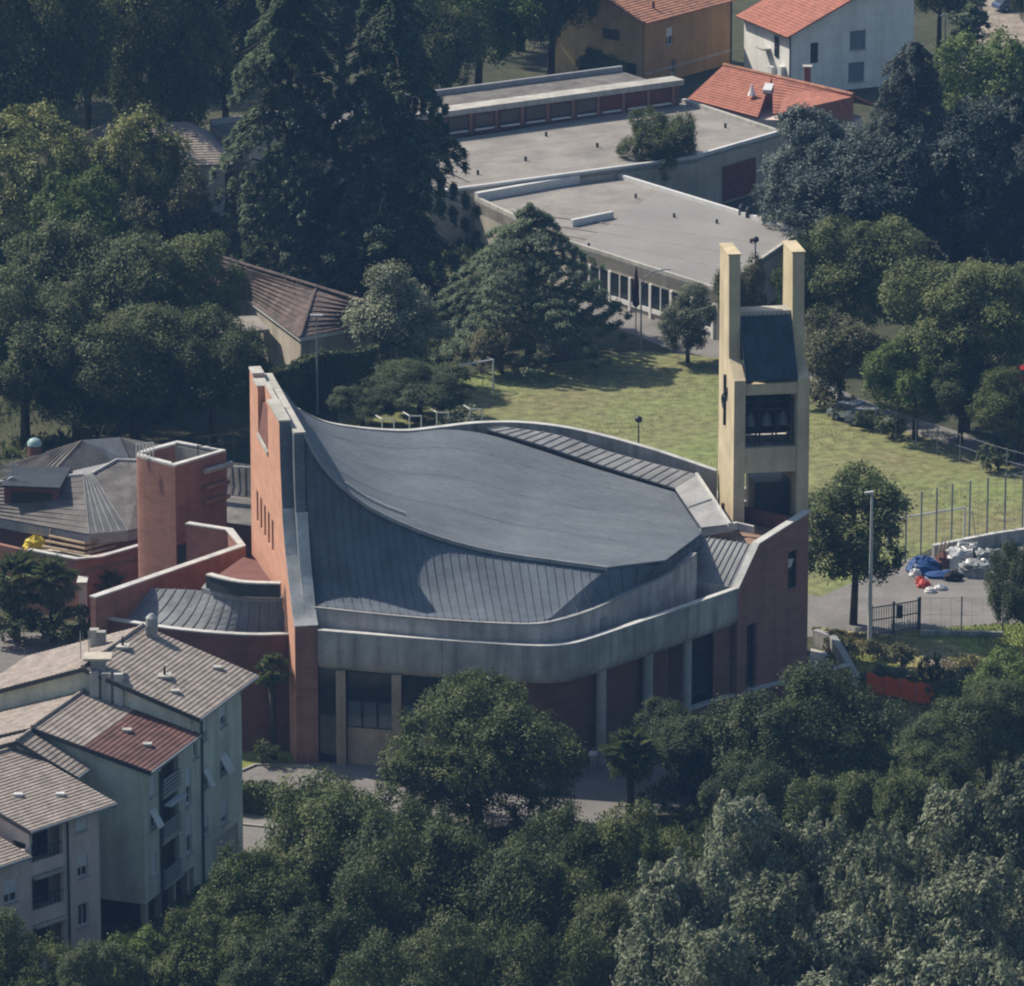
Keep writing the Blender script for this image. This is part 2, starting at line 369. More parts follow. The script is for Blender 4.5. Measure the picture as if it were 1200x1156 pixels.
for it in range(60):       # relax the right-hand end so that the sheet runs out smoothly
    for i in range(NF - 14, NF + 6):
        for j in range(1, 24):
            z_ = (ext[i - 1][j].z + ext[i + 1][j].z + ext[i][j - 1].z + ext[i][j + 1].z) / 4; ext[i][j] = V((ext[i][j].x, ext[i][j].y, z_))
mb = MB(); mb.sheet(ext, .16); up = mb.build('upper_roof', 'roof_felt', ch); autosm(up, 60)
# membrane laps on the roof: thin raised strips following the sweep
for j, tt in enumerate((.34, .62, .86)):
    jj = tt * 24; q = MB(); path = []
    for i in range(4, NF + 1):
        a = rows[i][int(jj)].lerp(rows[i][min(24, int(jj) + 1)], jj - int(jj)); path.append(a + V((0, 0, .012)))
    q.ribbon(path, .05, .015); q.build('roof_lap', 'roof_felt', ch)
for k in range(26):   # row of snow stops
    i = 10 + k * .36; a = rows[int(i)][3].lerp(rows[int(i) + 1][3], i - int(i))
    q = MB(); q.box((a.x, a.y, a.z + .1), (.13, .1, .2)); q.build('snow_stop', 'coping', ch)
# flashing along the front edge of the upper roof
q = MB(); q.ribbon([p + V((0, -.06, .03)) for p in FF], .14, .26); q.build('roof_edge', 'roof_zinc', ch)
# lower roof: standing-seam panels from eave up to the edge of the upper roof
Epts = [V((-12.45, -1.25, 10.2)), V((-9.6, -2.35, 10.2)), V((-6.52, -3.34, 10.2)), V((-3.8, -4.1, 10.2)), V((-1.08, -4.63, 10.2)), V((1.0, -4.85, 10.2)), V((2.3, -4.5, 10.25))]
NP = 34
def atx(c, x):
    for p, r in zip(c, c[1:]):
        if (p.x - x) * (r.x - x) <= 0 and abs(r.x - p.x) > 1e-9: return p.lerp(r, (x - p.x) / (r.x - p.x))
    return c[0].copy() if abs(c[0].x - x) < abs(c[-1].x - x) else c[-1].copy()
EC = [interp(Epts, k / 200) for k in range(201)]; FC = [interp([p + V((0, .25, -.2)) for p in Fpts], k / 300) for k in range(301)]
TIPL = FC[-1]; C0 = EC[-1]
CR = [V((lerp(C0.x, TIPL.x, t), lerp(C0.y, TIPL.y, t), lerp(C0.z, TIPL.z - .05, t ** 1.1))) for t in [k / 20 for k in range(21)]]
LB = EC + CR[1:]
def ends(k):
    t = k / NP; xf = lerp(FC[0].x, TIPL.x - .15, t); xl = lerp(EC[0].x, TIPL.x - .15, t) + .55 * math.sin(math.pi * t)
    return atx(LB, xl), atx(FC, xf), t
def lower_pt(e, f, s, t):
    pw = lerp(2.5, 1.2, min(1, t / .55)); q = e.lerp(f, s)
    return V((q.x, q.y, e.z + (f.z - e.z) * s ** pw))
for k in range(NP):
    rws = []
    e0, f0, t0 = ends(k); e1, f1, t1 = ends(k + 1)
    for s in range(15):
        tt = (s / 14) ** lerp(.55, .9, min(1, t0 / .55))
        tu = (s / 14) ** lerp(.55, .9, min(1, t1 / .55))
        rws.append([lower_pt(e0, f0, tt, t0), lower_pt(e1, f1, tu, t1)])
    q = MB(); q.sheet(rws, .1)
    for s in range(14):
        a, b = rws[s][0], rws[s + 1][0]; d = (rws[s][1] - a).normalized() * .045; up_ = V((0, -.03, .045))
        q.hexa([a, a + d, b + d, b, a + up_, a + d + up_, b + d + up_, b + up_])
    q.build('roof_panel', 'roof_metal', ch)
EE = [C0]
# shaded facet between the seam roof and the right-hand wall
FA = [EE[-1], V((4.9, -2.05, 10.25)), V((7.7, 2.07, 10.35)), V((10.26, 5.5, 10.6)), V((12.3, 10.0, 10.95))]
FB = [C0 + V((.05, 0, .02)), TIP + V((0, 0, -.16)), TIP.lerp(RM, .6) + V((0, 0, -.16)), RM + V((0, 0, -.16)), RC + V((0, 0, -.16))]
FAx, FBx = xmatch(FA, 14), xmatch(FB, 14)
for k in range(14):
    q = MB(); q.sheet([[FAx[k], FAx[k + 1]], [FBx[k], FBx[k + 1]]], .1)
    a, b = FAx[k], FBx[k]; d = (FAx[k + 1] - a).normalized() * .04; u_ = V((.03, -.03, .04)); q.hexa([a, a + d, b + d, b, a + u_, a + d + u_, b + d + u_, b + u_])
    q.build('roof_panel', 'roof_metal', ch)
# inner concrete wall under the eave
IW = [V((-12.6, -1.5, 10.05)), V((-9.6, -2.6, 10.05)), V((-6.52, -3.6, 10.05)), V((-3.8, -4.36, 10.05)), V((-1.08, -4.9, 10.05)), V((1.0, -5.1, 10.05)), V((2.5, -4.75, 10.08)), V((5.1, -2.25, 10.1)), V((7.9, 1.9, 10.2)), V((10.5, 5.35, 10.45)), V((12.1, 8.2, 10.8))]
IWx = [interp(IW, k / 36) for k in range(37)]
q = MB(); q.ribbon(IWx, .35, 3.5); autosm(q.build('eave_wall', 'concrete_pinkish', ch), 30)
q = MB(); q.ribbon([p + V((0, -.05, .12)) for p in IWx], .42, .11); autosm(q.build('eave_gutter', 'roof_zinc', ch), 30)
q = MB(); p = interp(IW, .72); d = (interp(IW, .73) - p).normalized(); n = V((d.y, -d.x, 0))
q.hexa([p + n * .01 + V((0, 0, -1.6)), p + d * .75 + n * .01 + V((0, 0, -1.6)), p + d * .75 + n * .06 + V((0, 0, -1.6)), p + n * .06 + V((0, 0, -1.6)),
        p + n * .01 + V((0, 0, -.7)), p + d * .75 + n * .01 + V((0, 0, -.7)), p + d * .75 + n * .06 + V((0, 0, -.7)), p + n * .06 + V((0, 0, -.7))]); q.build('vent_grille', 'metal_grey', ch)
# the long gutter beam
PB = [V((-12.4, -2.64, 8.9)), V((-8.9, -3.6, 8.9)), V((-5.42, -4.5, 8.9)), V((-2.6, -5.15, 8.9)), V((0, -5.7, 8.9)), V((2.1, -5.95, 8.9)), V((3.7, -5.5, 8.9)), V((5.2, -4.2, 8.9)), V((8.76, -.24, 8.9)), V((11.9, 3.3, 8.9)), V((14.75, 6.6, 8.9))]
PBx = [interp(PB, k / 60) for k in range(61)]
q = MB()
def sect(path, prof_):
    m = len(path); base = len(q.v); n = len(prof_)
    for i, p in enumerate(path):
        d = path[min(i + 1, m - 1)] - path[max(i - 1, 0)]; nr = V((-d.y, d.x, 0)).normalized()
        for a, z in prof_: w = p + nr * a; q.v.append((w.x, w.y, p.z + z))
    for i in range(m - 1):
        for k in range(n): q.f.append((base + i * n + k, base + i * n + (k + 1) % n, base + (i + 1) * n + (k + 1) % n, base + (i + 1) * n + k))
    q.f.append(tuple(base + k for k in range(n))); q.f.append(tuple(base + (m - 1) * n + k for k in range(n - 1, -1, -1)))
bprof = [(0, 0), (0, -1.75), (.06, -2.1), (.22, -2.4), (.5, -2.6), (2.2, -2.6), (2.2, -2.3), (.36, -2.3), (.32, 0)]
cuts = [0, 14, 26, 41, 60]
for a, b in zip(cuts, cuts[1:]):
    q = MB(); sect(PBx[a:b + 1] if b == 60 else PBx[a:b] + [PBx[b].lerp(PBx[b - 1], .06)], bprof); autosm(q.build('gutter_beam', 'concrete', ch), 30)
q = MB(); q.ribbon([p + V((0, -.03, .085)) for p in PBx], .42, .08); autosm(q.build('coping', 'coping', ch), 30)
q = MB(); sect(PBx, [(.37, -2.0), (2.15, -2.0), (2.15, -2.15), (.37, -2.15)]); autosm(q.build('gutter_floor', 'roof_zinc', ch), 30)
# end wall of the gutter, at the block
q = MB(); a, b = V((10.6, 9.2, 0)), V((14.6, 7.5, 0)); nn = V((-.4, -.92, 0))
q.hexa([a + V((0, 0, 6.6)), b + V((0, 0, 6.6)), b - nn * .3 + V((0, 0, 6.6)), a - nn * .3 + V((0, 0, 6.6)), a + V((0, 0, 8.75)), b + V((0, 0, 8.75)), b - nn * .3 + V((0, 0, 8.75)), a - nn * .3 + V((0, 0, 8.75))]); q.build('gutter_wall', 'concrete', ch)
# ground-floor fronts
def wall_path(path, z0, z1, th, name, m):
    q = MB(); q.ribbon([V((p[0], p[1], z1)) for p in path], th, z1 - z0); return autosm(q.build(name, m, ch), 30)
wall_path([(-12.4, -2.2), (-11.2, -2.5)], 0, 6.35, .25, 'entrance_door', 'glass')
pil = [(400, 897), (465, 902), (527, 906), (588, 909)]
pp = [P(u, v) for u, v in pil]
for p in pp:
    q = MB(); q.box((p.x, p.y + .25, 3.17), (.62, .6, 6.32)); q.build('pillar', 'pillar_plaster', ch)
for a, b in zip(pp, pp[1:]):
    d = (b - a).normalized(); n = V((-d.y, d.x, 0)); A = a + d * .32 + n * .35; Bq = b - d * .32 + n * .35
    q = MB(); q.slab([A + V((0, 0, 0)), Bq, Bq + V((0, 0, 2.5)), A + V((0, 0, 2.5))], n * .3); q.build('sill_wall', 'pillar_plaster', ch)
    q = MB(); q.slab([A + V((0, 0, 2.5)), Bq + V((0, 0, 2.5)), Bq + V((0, 0, 6.3)), A + V((0, 0, 6.3))], n * .08); w = q.build('window', 'glass', ch)
    q = MB()
    for i in range(4):
        c = A.lerp(Bq, i / 3); q.box((c.x, c.y - .02, 3.4), (.07, .09, 1.8))
    for zz in (2.55, 4.3, 6.25): q.tube([A + V((0, -.02, zz)), Bq + V((0, -.02, zz))], .045, 4)
    q.build('frame', 'dark_metal', w)
    for i in range(3):
        c0, c1 = A.lerp(Bq, i / 3 + .03), A.lerp(Bq, (i + 1) / 3 - .03); q = MB(); q.slab([c0 + V((0, 0, 2.6)), c1 + V((0, 0, 2.6)), c1 + V((0, 0, 4.25)), c0 + V((0, 0, 4.25))], n * -.03); q.build('pane', 'glass_pale', w)
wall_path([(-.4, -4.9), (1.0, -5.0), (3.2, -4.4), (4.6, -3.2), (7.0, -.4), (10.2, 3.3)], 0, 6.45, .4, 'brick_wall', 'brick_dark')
wall_path([(10.3, 3.9), (11.4, 5.2)], 0, 6.4, .3, 'brick_wall', 'brick_dark')
wall_path([(11.5, 5.6), (13.2, 7.7)], 0, 6.4, .2, 'doorway', 'glass')
wall_path([(13.2, 7.3), (14.6, 7.8)], 0, 6.4, .5, 'brick_wall', 'brick')
def uproj(p): return 600 + F * p.x / ((p.y - CY) * _c - (p.z - CZ) * _s)
for u in (711, 758, 806):
    i = min(range(1, 60), key=lambda k: abs(uproj(PBx[k] + V((-.5, .5, -2.6))) - u)); d = (PBx[i + 1] - PBx[i - 1]); n = V((-d.y, d.x, 0)).normalized(); b = V((PBx[i].x, PBx[i].y, 0)) + n * .75; q = MB(); q.tube([b, b + V((0, 0, 6.32))], .34, 16); autosm(q.build('column', 'concrete_light', ch), 40)
# brick body behind and sides, up under the roofs
body = [(-12.3, -1.2), (-1, -4.3), (2, -4.2), (10.5, 5.6), (12.6, 11.0), (13.3, 15.2), (2, 23.0), (-7, 22.0), (-15.3, 16.8)]
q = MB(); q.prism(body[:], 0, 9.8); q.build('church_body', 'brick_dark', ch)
# back rim beam and wall
RIM = [PY(u, v, y) for u, v, y in ((352, 480.5, 18.1), (382, 495.5, 18.9), (425, 503, 19.9), (475, 506, 20.9), (515, 502, 21.8), (560, 497, 22.7), (610, 496.5, 23.3), (660, 502, 23.1), (710, 513, 22.5), (770, 530, 21.2), (838, 553, 19.6))]
RX = [interp(RIM, k / 50) for k in range(51)]
q = MB(); q.ribbon(RX, .42, 2.2); autosm(q.build('rim_beam', 'concrete', ch), 30)
q = MB(); q.ribbon([p + V((0, -.03, .07)) for p in RX], .48, .066); autosm(q.build('coping', 'coping', ch), 30)
q = MB(); q.ribbon([V((p.x, p.y + .06, p.z - 2.1)) for p in RX], .3, 1.0)
for k, p in enumerate(RX): pass
n0 = len(q.v)
vs = []; 
for p in RX: vs += [(p.x, p.y + .1, p.z - 2.1), (p.x, p.y + .1, 0)]
q.add(vs, [(2 * k, 2 * k + 2, 2 * k + 3, 2 * k + 1) for k in range(50)]); q.build('back_wall', 'brick_dark', ch, fix=False)
# clerestory strip of zinc panels along the back
SLo = [PY(u, v, y) for u, v, y in ((571, 503, 21.5), (633, 521, 20.7), (700, 543.5, 19.6), (791, 572, 18.1))]
SHi = [PY(u, v, y) for u, v, y in ((592, 500.5, 22.4), (655, 510, 22.2), (720, 531, 21.2), (817, 556, 19.4))]
SLx, SHx = xmatch(SLo, 21), xmatch(SHi, 21)
for k in range(21):
    q = MB(); q.sheet([[SLx[k], SLx[k + 1].lerp(SLx[k], .06)], [SHx[k], SHx[k + 1].lerp(SHx[k], .06)]], .1)
    a, b = SLx[k], SHx[k]; d = (SLx[k + 1] - a).normalized() * .05; u_ = V((0, 0, .06)); q.hexa([a, a + d, b + d, b, a + u_, a + d + u_, b + d + u_, b + u_])
    q.build('clerestory_panel', 'roof_zinc', ch)
q = MB(); lo = [p + V((0, .03, -.06)) for p in SLx]; q.add([tuple(p) for p in lo] + [(p.x, p.y, p.z - 2.2) for p in lo], [(k, k + 1, k + 23, k + 22) for k in range(21)]); q.build('clerestory_glazing', 'glass', ch, fix=False)
E0, E1 = V(SLx[-1]), RC + V((0, 0, .35)); G0, G1 = V(SHx[-1]), PY(856, 615, 13.6)
pn_ = (E1 - E0).cross(G0 - E0); o_ = V((0, CY, CZ)); ry = G1 - o_; G1 = o_ + ry * (pn_.dot(E0 - o_) / pn_.dot(ry))
for k in range(2):
    a, b = E0.lerp(E1, k / 2), E0.lerp(E1, (k + 1) / 2 - .01); c, d = G0.lerp(G1, k / 2), G0.lerp(G1, (k + 1) / 2 - .01)
    q = MB(); q.sheet([[a, b], [c, d]], .1); q.build('clerestory_panel', 'roof_zinc', ch)
q = MB(); q.add([E0 + V((0, .03, -.05)), E1 + V((0, .03, -.05)), E1 + V((0, .03, -1)), E0 + V((0, .03, -1.6))], [(0, 1, 2, 3)]); q.build('clerestory_glazing', 'glass', ch, fix=False)
q = MB(); q.tube([E0.lerp(E1, .5) + V((0, 0, .05)), G0.lerp(G1, .5) + V((0, 0, .05))], .06, 5); q.build('panel_seam', 'coping', ch)
q = MB(); q.ribbon([G0 + V((.05, 0, .12)), G1 + V((.05, 0, .12))], -.2, .3); q.build('coping', 'coping', ch)
# right-hand brick block with shed roof
Q1, Q2 = V((14.75, 7.4, 0)), V((19.65, 13.4, 0)); qd = (Q2 - Q1).normalized(); qn = V((-qd.y, qd.x, 0))
L_ = (Q2 - Q1).length
def QB(s, t, z): p = Q1 + qd * s + qn * t; return V((p.x, p.y, z))
def zf(s): return 8.6 if s <= 0 else (8.6 + (11.2 - 8.6) * s / 2.2 if s < 2.2 else 11.2 + (12.15 - 11.2) * (s - 2.2) / (L_ - 2.2))
def wallp(s0, s1, z0, z1, name='brick_wall', m='brick', t0=0, t1=.4):
    q = MB(); q.hexa([QB(s0, t0, z0), QB(s1, t0, z0), QB(s1, t1, z0), QB(s0, t1, z0), QB(s0, t0, z1 if not isinstance(z1, tuple) else z1[0]), QB(s1, t0, z1 if not isinstance(z1, tuple) else z1[1]), QB(s1, t1, z1 if not isinstance(z1, tuple) else z1[1]), QB(s0, t1, z1 if not isinstance(z1, tuple) else z1[0])]); return q.build(name, m, ch)
w0, w1 = 5.5, 6.45          # upper window
d0_, d1_ = 1.05, 2.1        # tall slot
wallp(0, d0_, 0, (8.6, zf(d0_))); wallp(d0_, d1_, 5.9, (zf(d0_), zf(d1_))); wallp(d1_, 2.2, 0, (zf(d1_), zf(2.2)))
wallp(2.2, w0, 0, (zf(2.2), zf(w0))); wallp(w0, w1, 0, 7.3); wallp(w0, w1, 9.9, (zf(w0), zf(w1))); wallp(w1, L_, 0, (zf(w1), zf(L_)))
wallp(d0_, d1_, .4, 5.9, 'slot_window', 'glass', .25, .35)
w = wallp(w0, w1, 7.3, 9.9, 'window', 'glass', .2, .3)
q = MB(); q.slab([QB(w0 + .05, .16, 8.75), QB(w0 + .5, .16, 8.75), QB(w0 + .42, -.1, 9.4), QB(w0 + .1, .1, 9.4)], qn * -.05); q.build('open_sash', 'metal_white', w)
q = MB(); 
for z in (7.33, 8.6, 9.86): q.tube([QB(w0, .15, z), QB(w1, .15, z)], .05, 4)
for s in (w0 + .03, w1 - .03): q.tube([QB(s, .15, 7.3), QB(s, .15, 9.9)], .05, 4)
q.build('frame', 'dark_metal', w)
q = MB(); q.prism([QB(L_, .001, 0)[:2], QB(L_, 7, 0)[:2], QB(L_ - .4, 7, 0)[:2], QB(L_ - .4, .4, 0)[:2]], 0, 11.6); q.build('brick_wall', 'brick_dark', ch)
q = MB(); cp = [QB(-.05, -.08, 8.68), QB(2.2, -.08, 11.3), QB(L_ + .06, -.08, 12.25)]; q.ribbon(cp, .55, .1); q.build('coping', 'coping', ch)
# shed roof in panels, terrace behind
SA, SB = V((10.9, 9.5, 8.75)), QB(.0, .35, 8.7); SCc, SD = V((12.6, 11.3, 11.05)), QB(2.15, .35, 11.15)
for k in range(9):
    a, b = SA.lerp(SB, k / 9), SA.lerp(SB, (k + 1) / 9 - .004); c, d = SCc.lerp(SD, k / 9), SCc.lerp(SD, (k + 1) / 9 - .004)
    q = MB(); q.sheet([[a, b], [c, d]], .1); e = (b - a).normalized() * .06; u_ = V((0, 0, .09)); q.hexa([a, a + e, c + e, c, a + u_, a + e + u_, c + e + u_, c + u_]); q.build('roof_panel', 'roof_zinc', ch)
q = MB(); q.prism([SA[:2], SB[:2], QB(L_ - .4, .4, 0)[:2], QB(L_ - .4, 6.5, 0)[:2], V((12.6, 16.5))[:2], SCc[:2]], 0, [8.5, 8.5, 10.4, 10.4, 10.4, 10.4]); q.build('block_body', 'brick_dark', ch)
q = MB(); q.prism([SCc[:2], SD[:2], QB(L_ - .41, .41, 0)[:2], QB(L_ - .41, 6.4, 0)[:2], (12.7, 16.3)], 10.41, 10.6); q.build('terrace_floor', mat('terrace', (.33, .22, .16), .15, 1, .9), ch)
q = MB(); q.ribbon([V((12.5, 11.5, 11.5)), V((14.9, 13.2, 11.5)), V((15.9, 12.6, 11.4))], .25, .5); q.build('coping', 'coping', ch)
# low brick and concrete walls before the block
lw = root('garden_wall', P(865, 832), 'low dark brick wall with a grey coping below the church block', 'wall')
q = MB(); pth = [P(770, 868) + V((0, 0, 1.3)), P(860, 838) + V((0, 0, 1.3)), P(940, 818) + V((0, 0, 1.3)), P(996, 803) + V((0, 0, 1.3))]; q.ribbon(pth, .4, 1.3); q.build('brick_wall', 'brick_dark', lw)
q = MB(); q.ribbon([p + V((0, -.05, .12)) for p in pth], .5, .115); q.build('coping', 'coping', lw)
rw = root('retaining_wall', P(975, 760), 'grey concrete ramp wall with dark coping beside the church block', 'wall')
pth = [P(952, 757) + V((0, 0, 1)), P(972, 764) + V((0, 0, 1)), P(985, 785) + V((0, 0, 1)), P(999, 812) + V((0, 0, 1))]
q = MB(); q.ribbon(pth, .35, 1.0); q.build('wall_panel', 'concrete', rw)
q = MB(); q.ribbon([p + V((0, 0, .12)) for p in pth], .5, .115); q.build('coping', 'metal_grey', rw)
flat('ramp', [P(946, 806)[:2], P(996, 803)[:2], P(972, 766)[:2], P(950, 760)[:2]], .03, 'concrete')

# chapel on the left of the slab wall
cw = [P(345, 744, 7.8), P(300, 745.5, 7.8), P(250, 743, 7.8), P(200, 738, 7.8), P(160, 732, 7.8), P(130, 727, 7.8), P(112, 722, 7.8)]
cwx = [interp(cw, k / 24) for k in range(25)]
q = MB(); q.ribbon(cwx, -.4, 7.8); autosm(q.build('chapel_wall', 'brick_dark', ch), 30)
q = MB(); q.ribbon([p + V((0, -.05, .1)) for p in cwx], -.45, .095); autosm(q.build('coping', 'coping', ch), 30)
pa = [P(112, 702, 9.5), P(288, 641, 9.5), P(273, 621, 9.5), P(222, 613, 9.5)]
q = MB(); q.ribbon([pa[0], pa[1]], .45, 9.5); q.build('chapel_wall', 'brick', ch)
q = MB(); q.ribbon([pa[1], pa[2], pa[3]], .45, 9.5); q.build('chapel_wall', 'brick', ch)
q = MB(); q.ribbon([p + V((0, 0, .11)) for p in pa], .55, .105); q.build('coping', 'coping', ch)
# tiers of the chapel roof
def tier(A, B, sag, nb, name):
    out = []
    for k in range(nb):
        t0, t1 = k / nb, (k + 1) / nb
        q = MB(); rws = []
        for s in range(7):
            t = s / 6; f = lambda w: A(w).lerp(B(w), t) - V((0, 0, sag * 4 * t * (1 - t)))
            rws.append([f(t0), f(t1 - .004)])
        q.sheet(rws, .08)
        for s in range(6):
            a, b = rws[s][0], rws[s + 1][0]; e = (rws[s][1] - a).normalized() * .05; u_ = V((0, 0, .07)); q.hexa([a, a + e, b + e, b, a + u_, a + e + u_, b + e + u_, b + u_])
        q.build('roof_panel', 'roof_grey', ch)
lowA = lambda w: interp([P(132, 728, 7.3), P(200, 737, 7.3), P(270, 743, 7.3), P(338, 742, 7.3)], w)
lowB = lambda w: interp([P(178, 690, 9.0), P(232, 692, 9.3), P(280, 701, 9.5), P(331, 702, 9.6)], w)
tier(lowA, lowB, .35, 16, 'low')
midB = lambda w: interp([P(236, 689, 9.55), P(280, 699, 9.65), P(331, 701, 9.7)], w)
midT = lambda w: interp([P(243, 681, 9.95), P(280, 690, 10.05), P(329, 691, 10.1)], w)
q = MB(); q.sheet([[midB(k / 12) for k in range(13)], [midT(k / 12) for k in range(13)]], .3); q.build('roof_tier', 'roof_zinc', ch)
q = MB(); q.ribbon([interp([P(241, 674, 10.6), P(280, 683, 10.7), P(328, 685, 10.75)], k / 12) for k in range(13)], .4, .9); autosm(q.build('roof_tier', 'dark_metal', ch), 30)
q = MB(); q.ribbon([interp([P(241, 673, 10.7), P(280, 682, 10.8), P(328, 684, 10.85)], k / 12) for k in range(13)], .5, .1); autosm(q.build('coping', 'coping', ch), 30)
q = MB(); q.prism([lowA(.0)[:2], lowA(.33)[:2], lowA(.66)[:2], lowA(1)[:2], P(330, 690, 10)[:2], P(292, 645, 10)[:2], P(180, 690, 9)[:2]], 0, 6.7); q.build('chapel_body', 'brick_dark', ch)
q = MB(); q.prism([P(243, 677, 10.2)[:2], P(327, 687, 10.3)[:2], P(300, 650, 10.3)[:2], P(285, 648, 10.2)[:2]], 6, 9.9); q.build('chapel_body', 'brick_dark', ch)
# ------------------------------------------------------------------ building helpers
def courses(a, b, c, d, step, name, m, parent, lift=.05, th=.12, trim=True):
    'tile courses on the quad eave a-b, ridge d-c: each course is a proud step'
    a, b, c, d = V(a), V(b), V(c), V(d)
    n = max(2, int(((d - a).length + (c - b).length) / 2 / step)); q = MB()
    nr = (b - a).cross(d - a).normalized()
    if nr.z < 0: nr = -nr
    for i in range(n):
        t0, t1 = i / n, (i + 1) / n
        p0, p1, p2, p3 = a.lerp(d, t0), b.lerp(c, t0), b.lerp(c, t1), a.lerp(d, t1)
        u = nr * lift
        q.add([p0, p1, p2, p3, p0 + u, p1 + u, p2 + u * .12, p3 + u * .12], [(0, 1, 5, 4), (4, 5, 6, 7), (1, 2, 6, 5), (3, 0, 4, 7)])
    q.add([a, b, c, d, a - nr * th, b - nr * th, c - nr * th, d - nr * th], [(4, 7, 6, 5), (0, 4, 5, 1), (1, 5, 6, 2), (2, 6, 7, 3), (3, 7, 4, 0)])
    o = q.build(name, m, parent); o['kind'] = 'stuff'; return o
def ribs(a, b, c, d, step, name, m, parent, h=.05, w=.06, th=.1):
    'sheet with ribs running from the eave a-b up to d-c'
    a, b, c, d = V(a), V(b), V(c), V(d); q = MB(); nr = (b - a).cross(d - a).normalized()
    if nr.z < 0: nr = -nr
    q.slab([a, b, c, d], nr * -th)
    n = max(2, int(max((b - a).length, (c - d).length) / step))
    for i in range(n + 1):
        t = i / n * .985; t2 = t + .015 * min(1, .06 / .015 / max((b - a).length, .1) )
        e0, e1, f1, f0 = a.lerp(b, t), a.lerp(b, t) + (b - a).normalized() * w, d.lerp(c, t) + (b - a).normalized() * w, d.lerp(c, t)
        q.hexa([e0, e1, f1, f0, e0 + nr * h, e1 + nr * h, f1 + nr * h, f0 + nr * h])
    return q.build(name, m, parent)
class Fr:
    'facade frame: s along, t into the building, z up'
    def __init__(s, o, dr): s.o = V((o[0], o[1], 0)); s.e = V((dr[0], dr[1], 0)).normalized(); s.n = V((-s.e.y, s.e.x, 0))
    def __call__(s, a, t, z): p = s.o + s.e * a + s.n * t; return V((p.x, p.y, z))
    def box(s, a0, a1, t0, t1, z0, z1, name, m, parent):
        q = MB(); q.hexa([s(a0, t0, z0), s(a1, t0, z0), s(a1, t1, z0), s(a0, t1, z0), s(a0, t0, z1), s(a1, t0, z1), s(a1, t1, z1), s(a0, t1, z1)])
        return q.build(name, m, parent)
    def wall(s, a0, a1, z0, z1, t0, th, holes, m, parent, name='wall'):
        'wall along s with rectangular holes (a0,a1,z0,z1), cut into real openings'
        q = MB(); xs = sorted({a0, a1, *[h[0] for h in holes], *[h[1] for h in holes]}); zs = sorted({z0, z1, *[h[2] for h in holes], *[h[3] for h in holes]})
        for i in range(len(xs) - 1):
            run = None
            for j in range(len(zs) - 1):
                cx, cz = (xs[i] + xs[i + 1]) / 2, (zs[j] + zs[j + 1]) / 2
                hole = any(h[0] < cx < h[1] and h[2] < cz < h[3] for h in holes)
                if not hole: run = [zs[j], zs[j + 1]] if run is None else [run[0], zs[j + 1]]
                if (hole or j == len(zs) - 2) and run:
                    q.hexa([s(xs[i], t0, run[0]), s(xs[i + 1], t0, run[0]), s(xs[i + 1], t0 + th, run[0]), s(xs[i], t0 + th, run[0]), s(xs[i], t0, run[1]), s(xs[i + 1], t0, run[1]), s(xs[i + 1], t0 + th, run[1]), s(xs[i], t0 + th, run[1])]); run = None
        return q.build(name, m, parent)
    def window(s, a0, a1, z0, z1, parent, t=0, shut=0.0, sm='shutter', awn=False):
        w = s.box(a0, a1, t + .18, t + .24, z0, z1, 'window', 'glass', parent)
        q = MB()
        for zz in (z0 + .03, z1 - .03): q.tube([s(a0, t + .16, zz), s(a1, t + .16, zz)], .045, 4)
        for aa in (a0 + .03, (a0 + a1) / 2, a1 - .03): q.tube([s(aa, t + .16, z0), s(aa, t + .16, z1)], .04, 4)
        q.build('frame', 'metal_white', w)
        s.box(a0 - .08, a1 + .08, t - .1, t + .16, z0 - .09, z0 - .003, 'sill', 'concrete_light', w)
        if shut > 0: s.box(a0 + .01, a1 - .01, t + .06, t + .11, z1 - (z1 - z0) * shut, z1 - .01, 'shutter', sm, w)
        if awn:
            q = MB(); q.slab([s(a0, t + .03, z1 - .2), s(a1, t + .03, z1 - .2), s(a1, t - .55, z1 - 1.2), s(a0, t - .55, z1 - 1.2)], (0, 0, .05)); q.build('awning', 'metal_white', w)
        return w

# ------------------------------------------------------------------ bell tower
TD, TR = V((-.155, .988, 0)), V((.988, .155, 0)); T0 = P(857, 800)
bt = root('bell_tower', T0, 'tall ochre bell tower of two fins with open belfry behind the church', 'bell tower')
def TW(a, d, z): p = T0 + TR * a + TD * d; return V((p.x, p.y, z))
zb = PY(857, 447, T0.y).z; zt1 = PY(850, 420, TW(0, 2.0, 0).y).z; zt2 = PY(850, 300, TW(0, 2.2, 0).y).z; zbk = PY(841, 287, TW(0, 5.4, 0).y).z
fin = [(0, 0), (0, zb), (2.0, zt1), (2.3, zt2), (5.4, zbk), (5.4, 0)]
for a0, wd in ((0, .76), (4.28, .8)):
    q = MB(); vs = [TW(a0, d, z) for d, z in fin] + [TW(a0 + wd, d, z) for d, z in fin]
    q.add(vs, [tuple(range(6)), tuple(range(11, 5, -1))] + [(i, 6 + i, 6 + (i + 1) % 6, (i + 1) % 6) for i in range(6)]); f_ = q.build('fin', 'tower_plaster', bt)
    q = MB(); q.hexa([TW(a0 - .06, 2.2, zt2 - .0), TW(a0 + wd + .06, 2.2, zt2), TW(a0 + wd + .06, 5.46, zbk), TW(a0 - .06, 5.46, zbk), TW(a0 - .06, 2.2, zt2 + .1), TW(a0 + wd + .06, 2.2, zt2 + .1), TW(a0 + wd + .06, 5.46, zbk + .1), TW(a0 - .06, 5.46, zbk + .1)]); q.build('cap', 'tower_plaster', f_)
x0, x1 = .77, 4.27
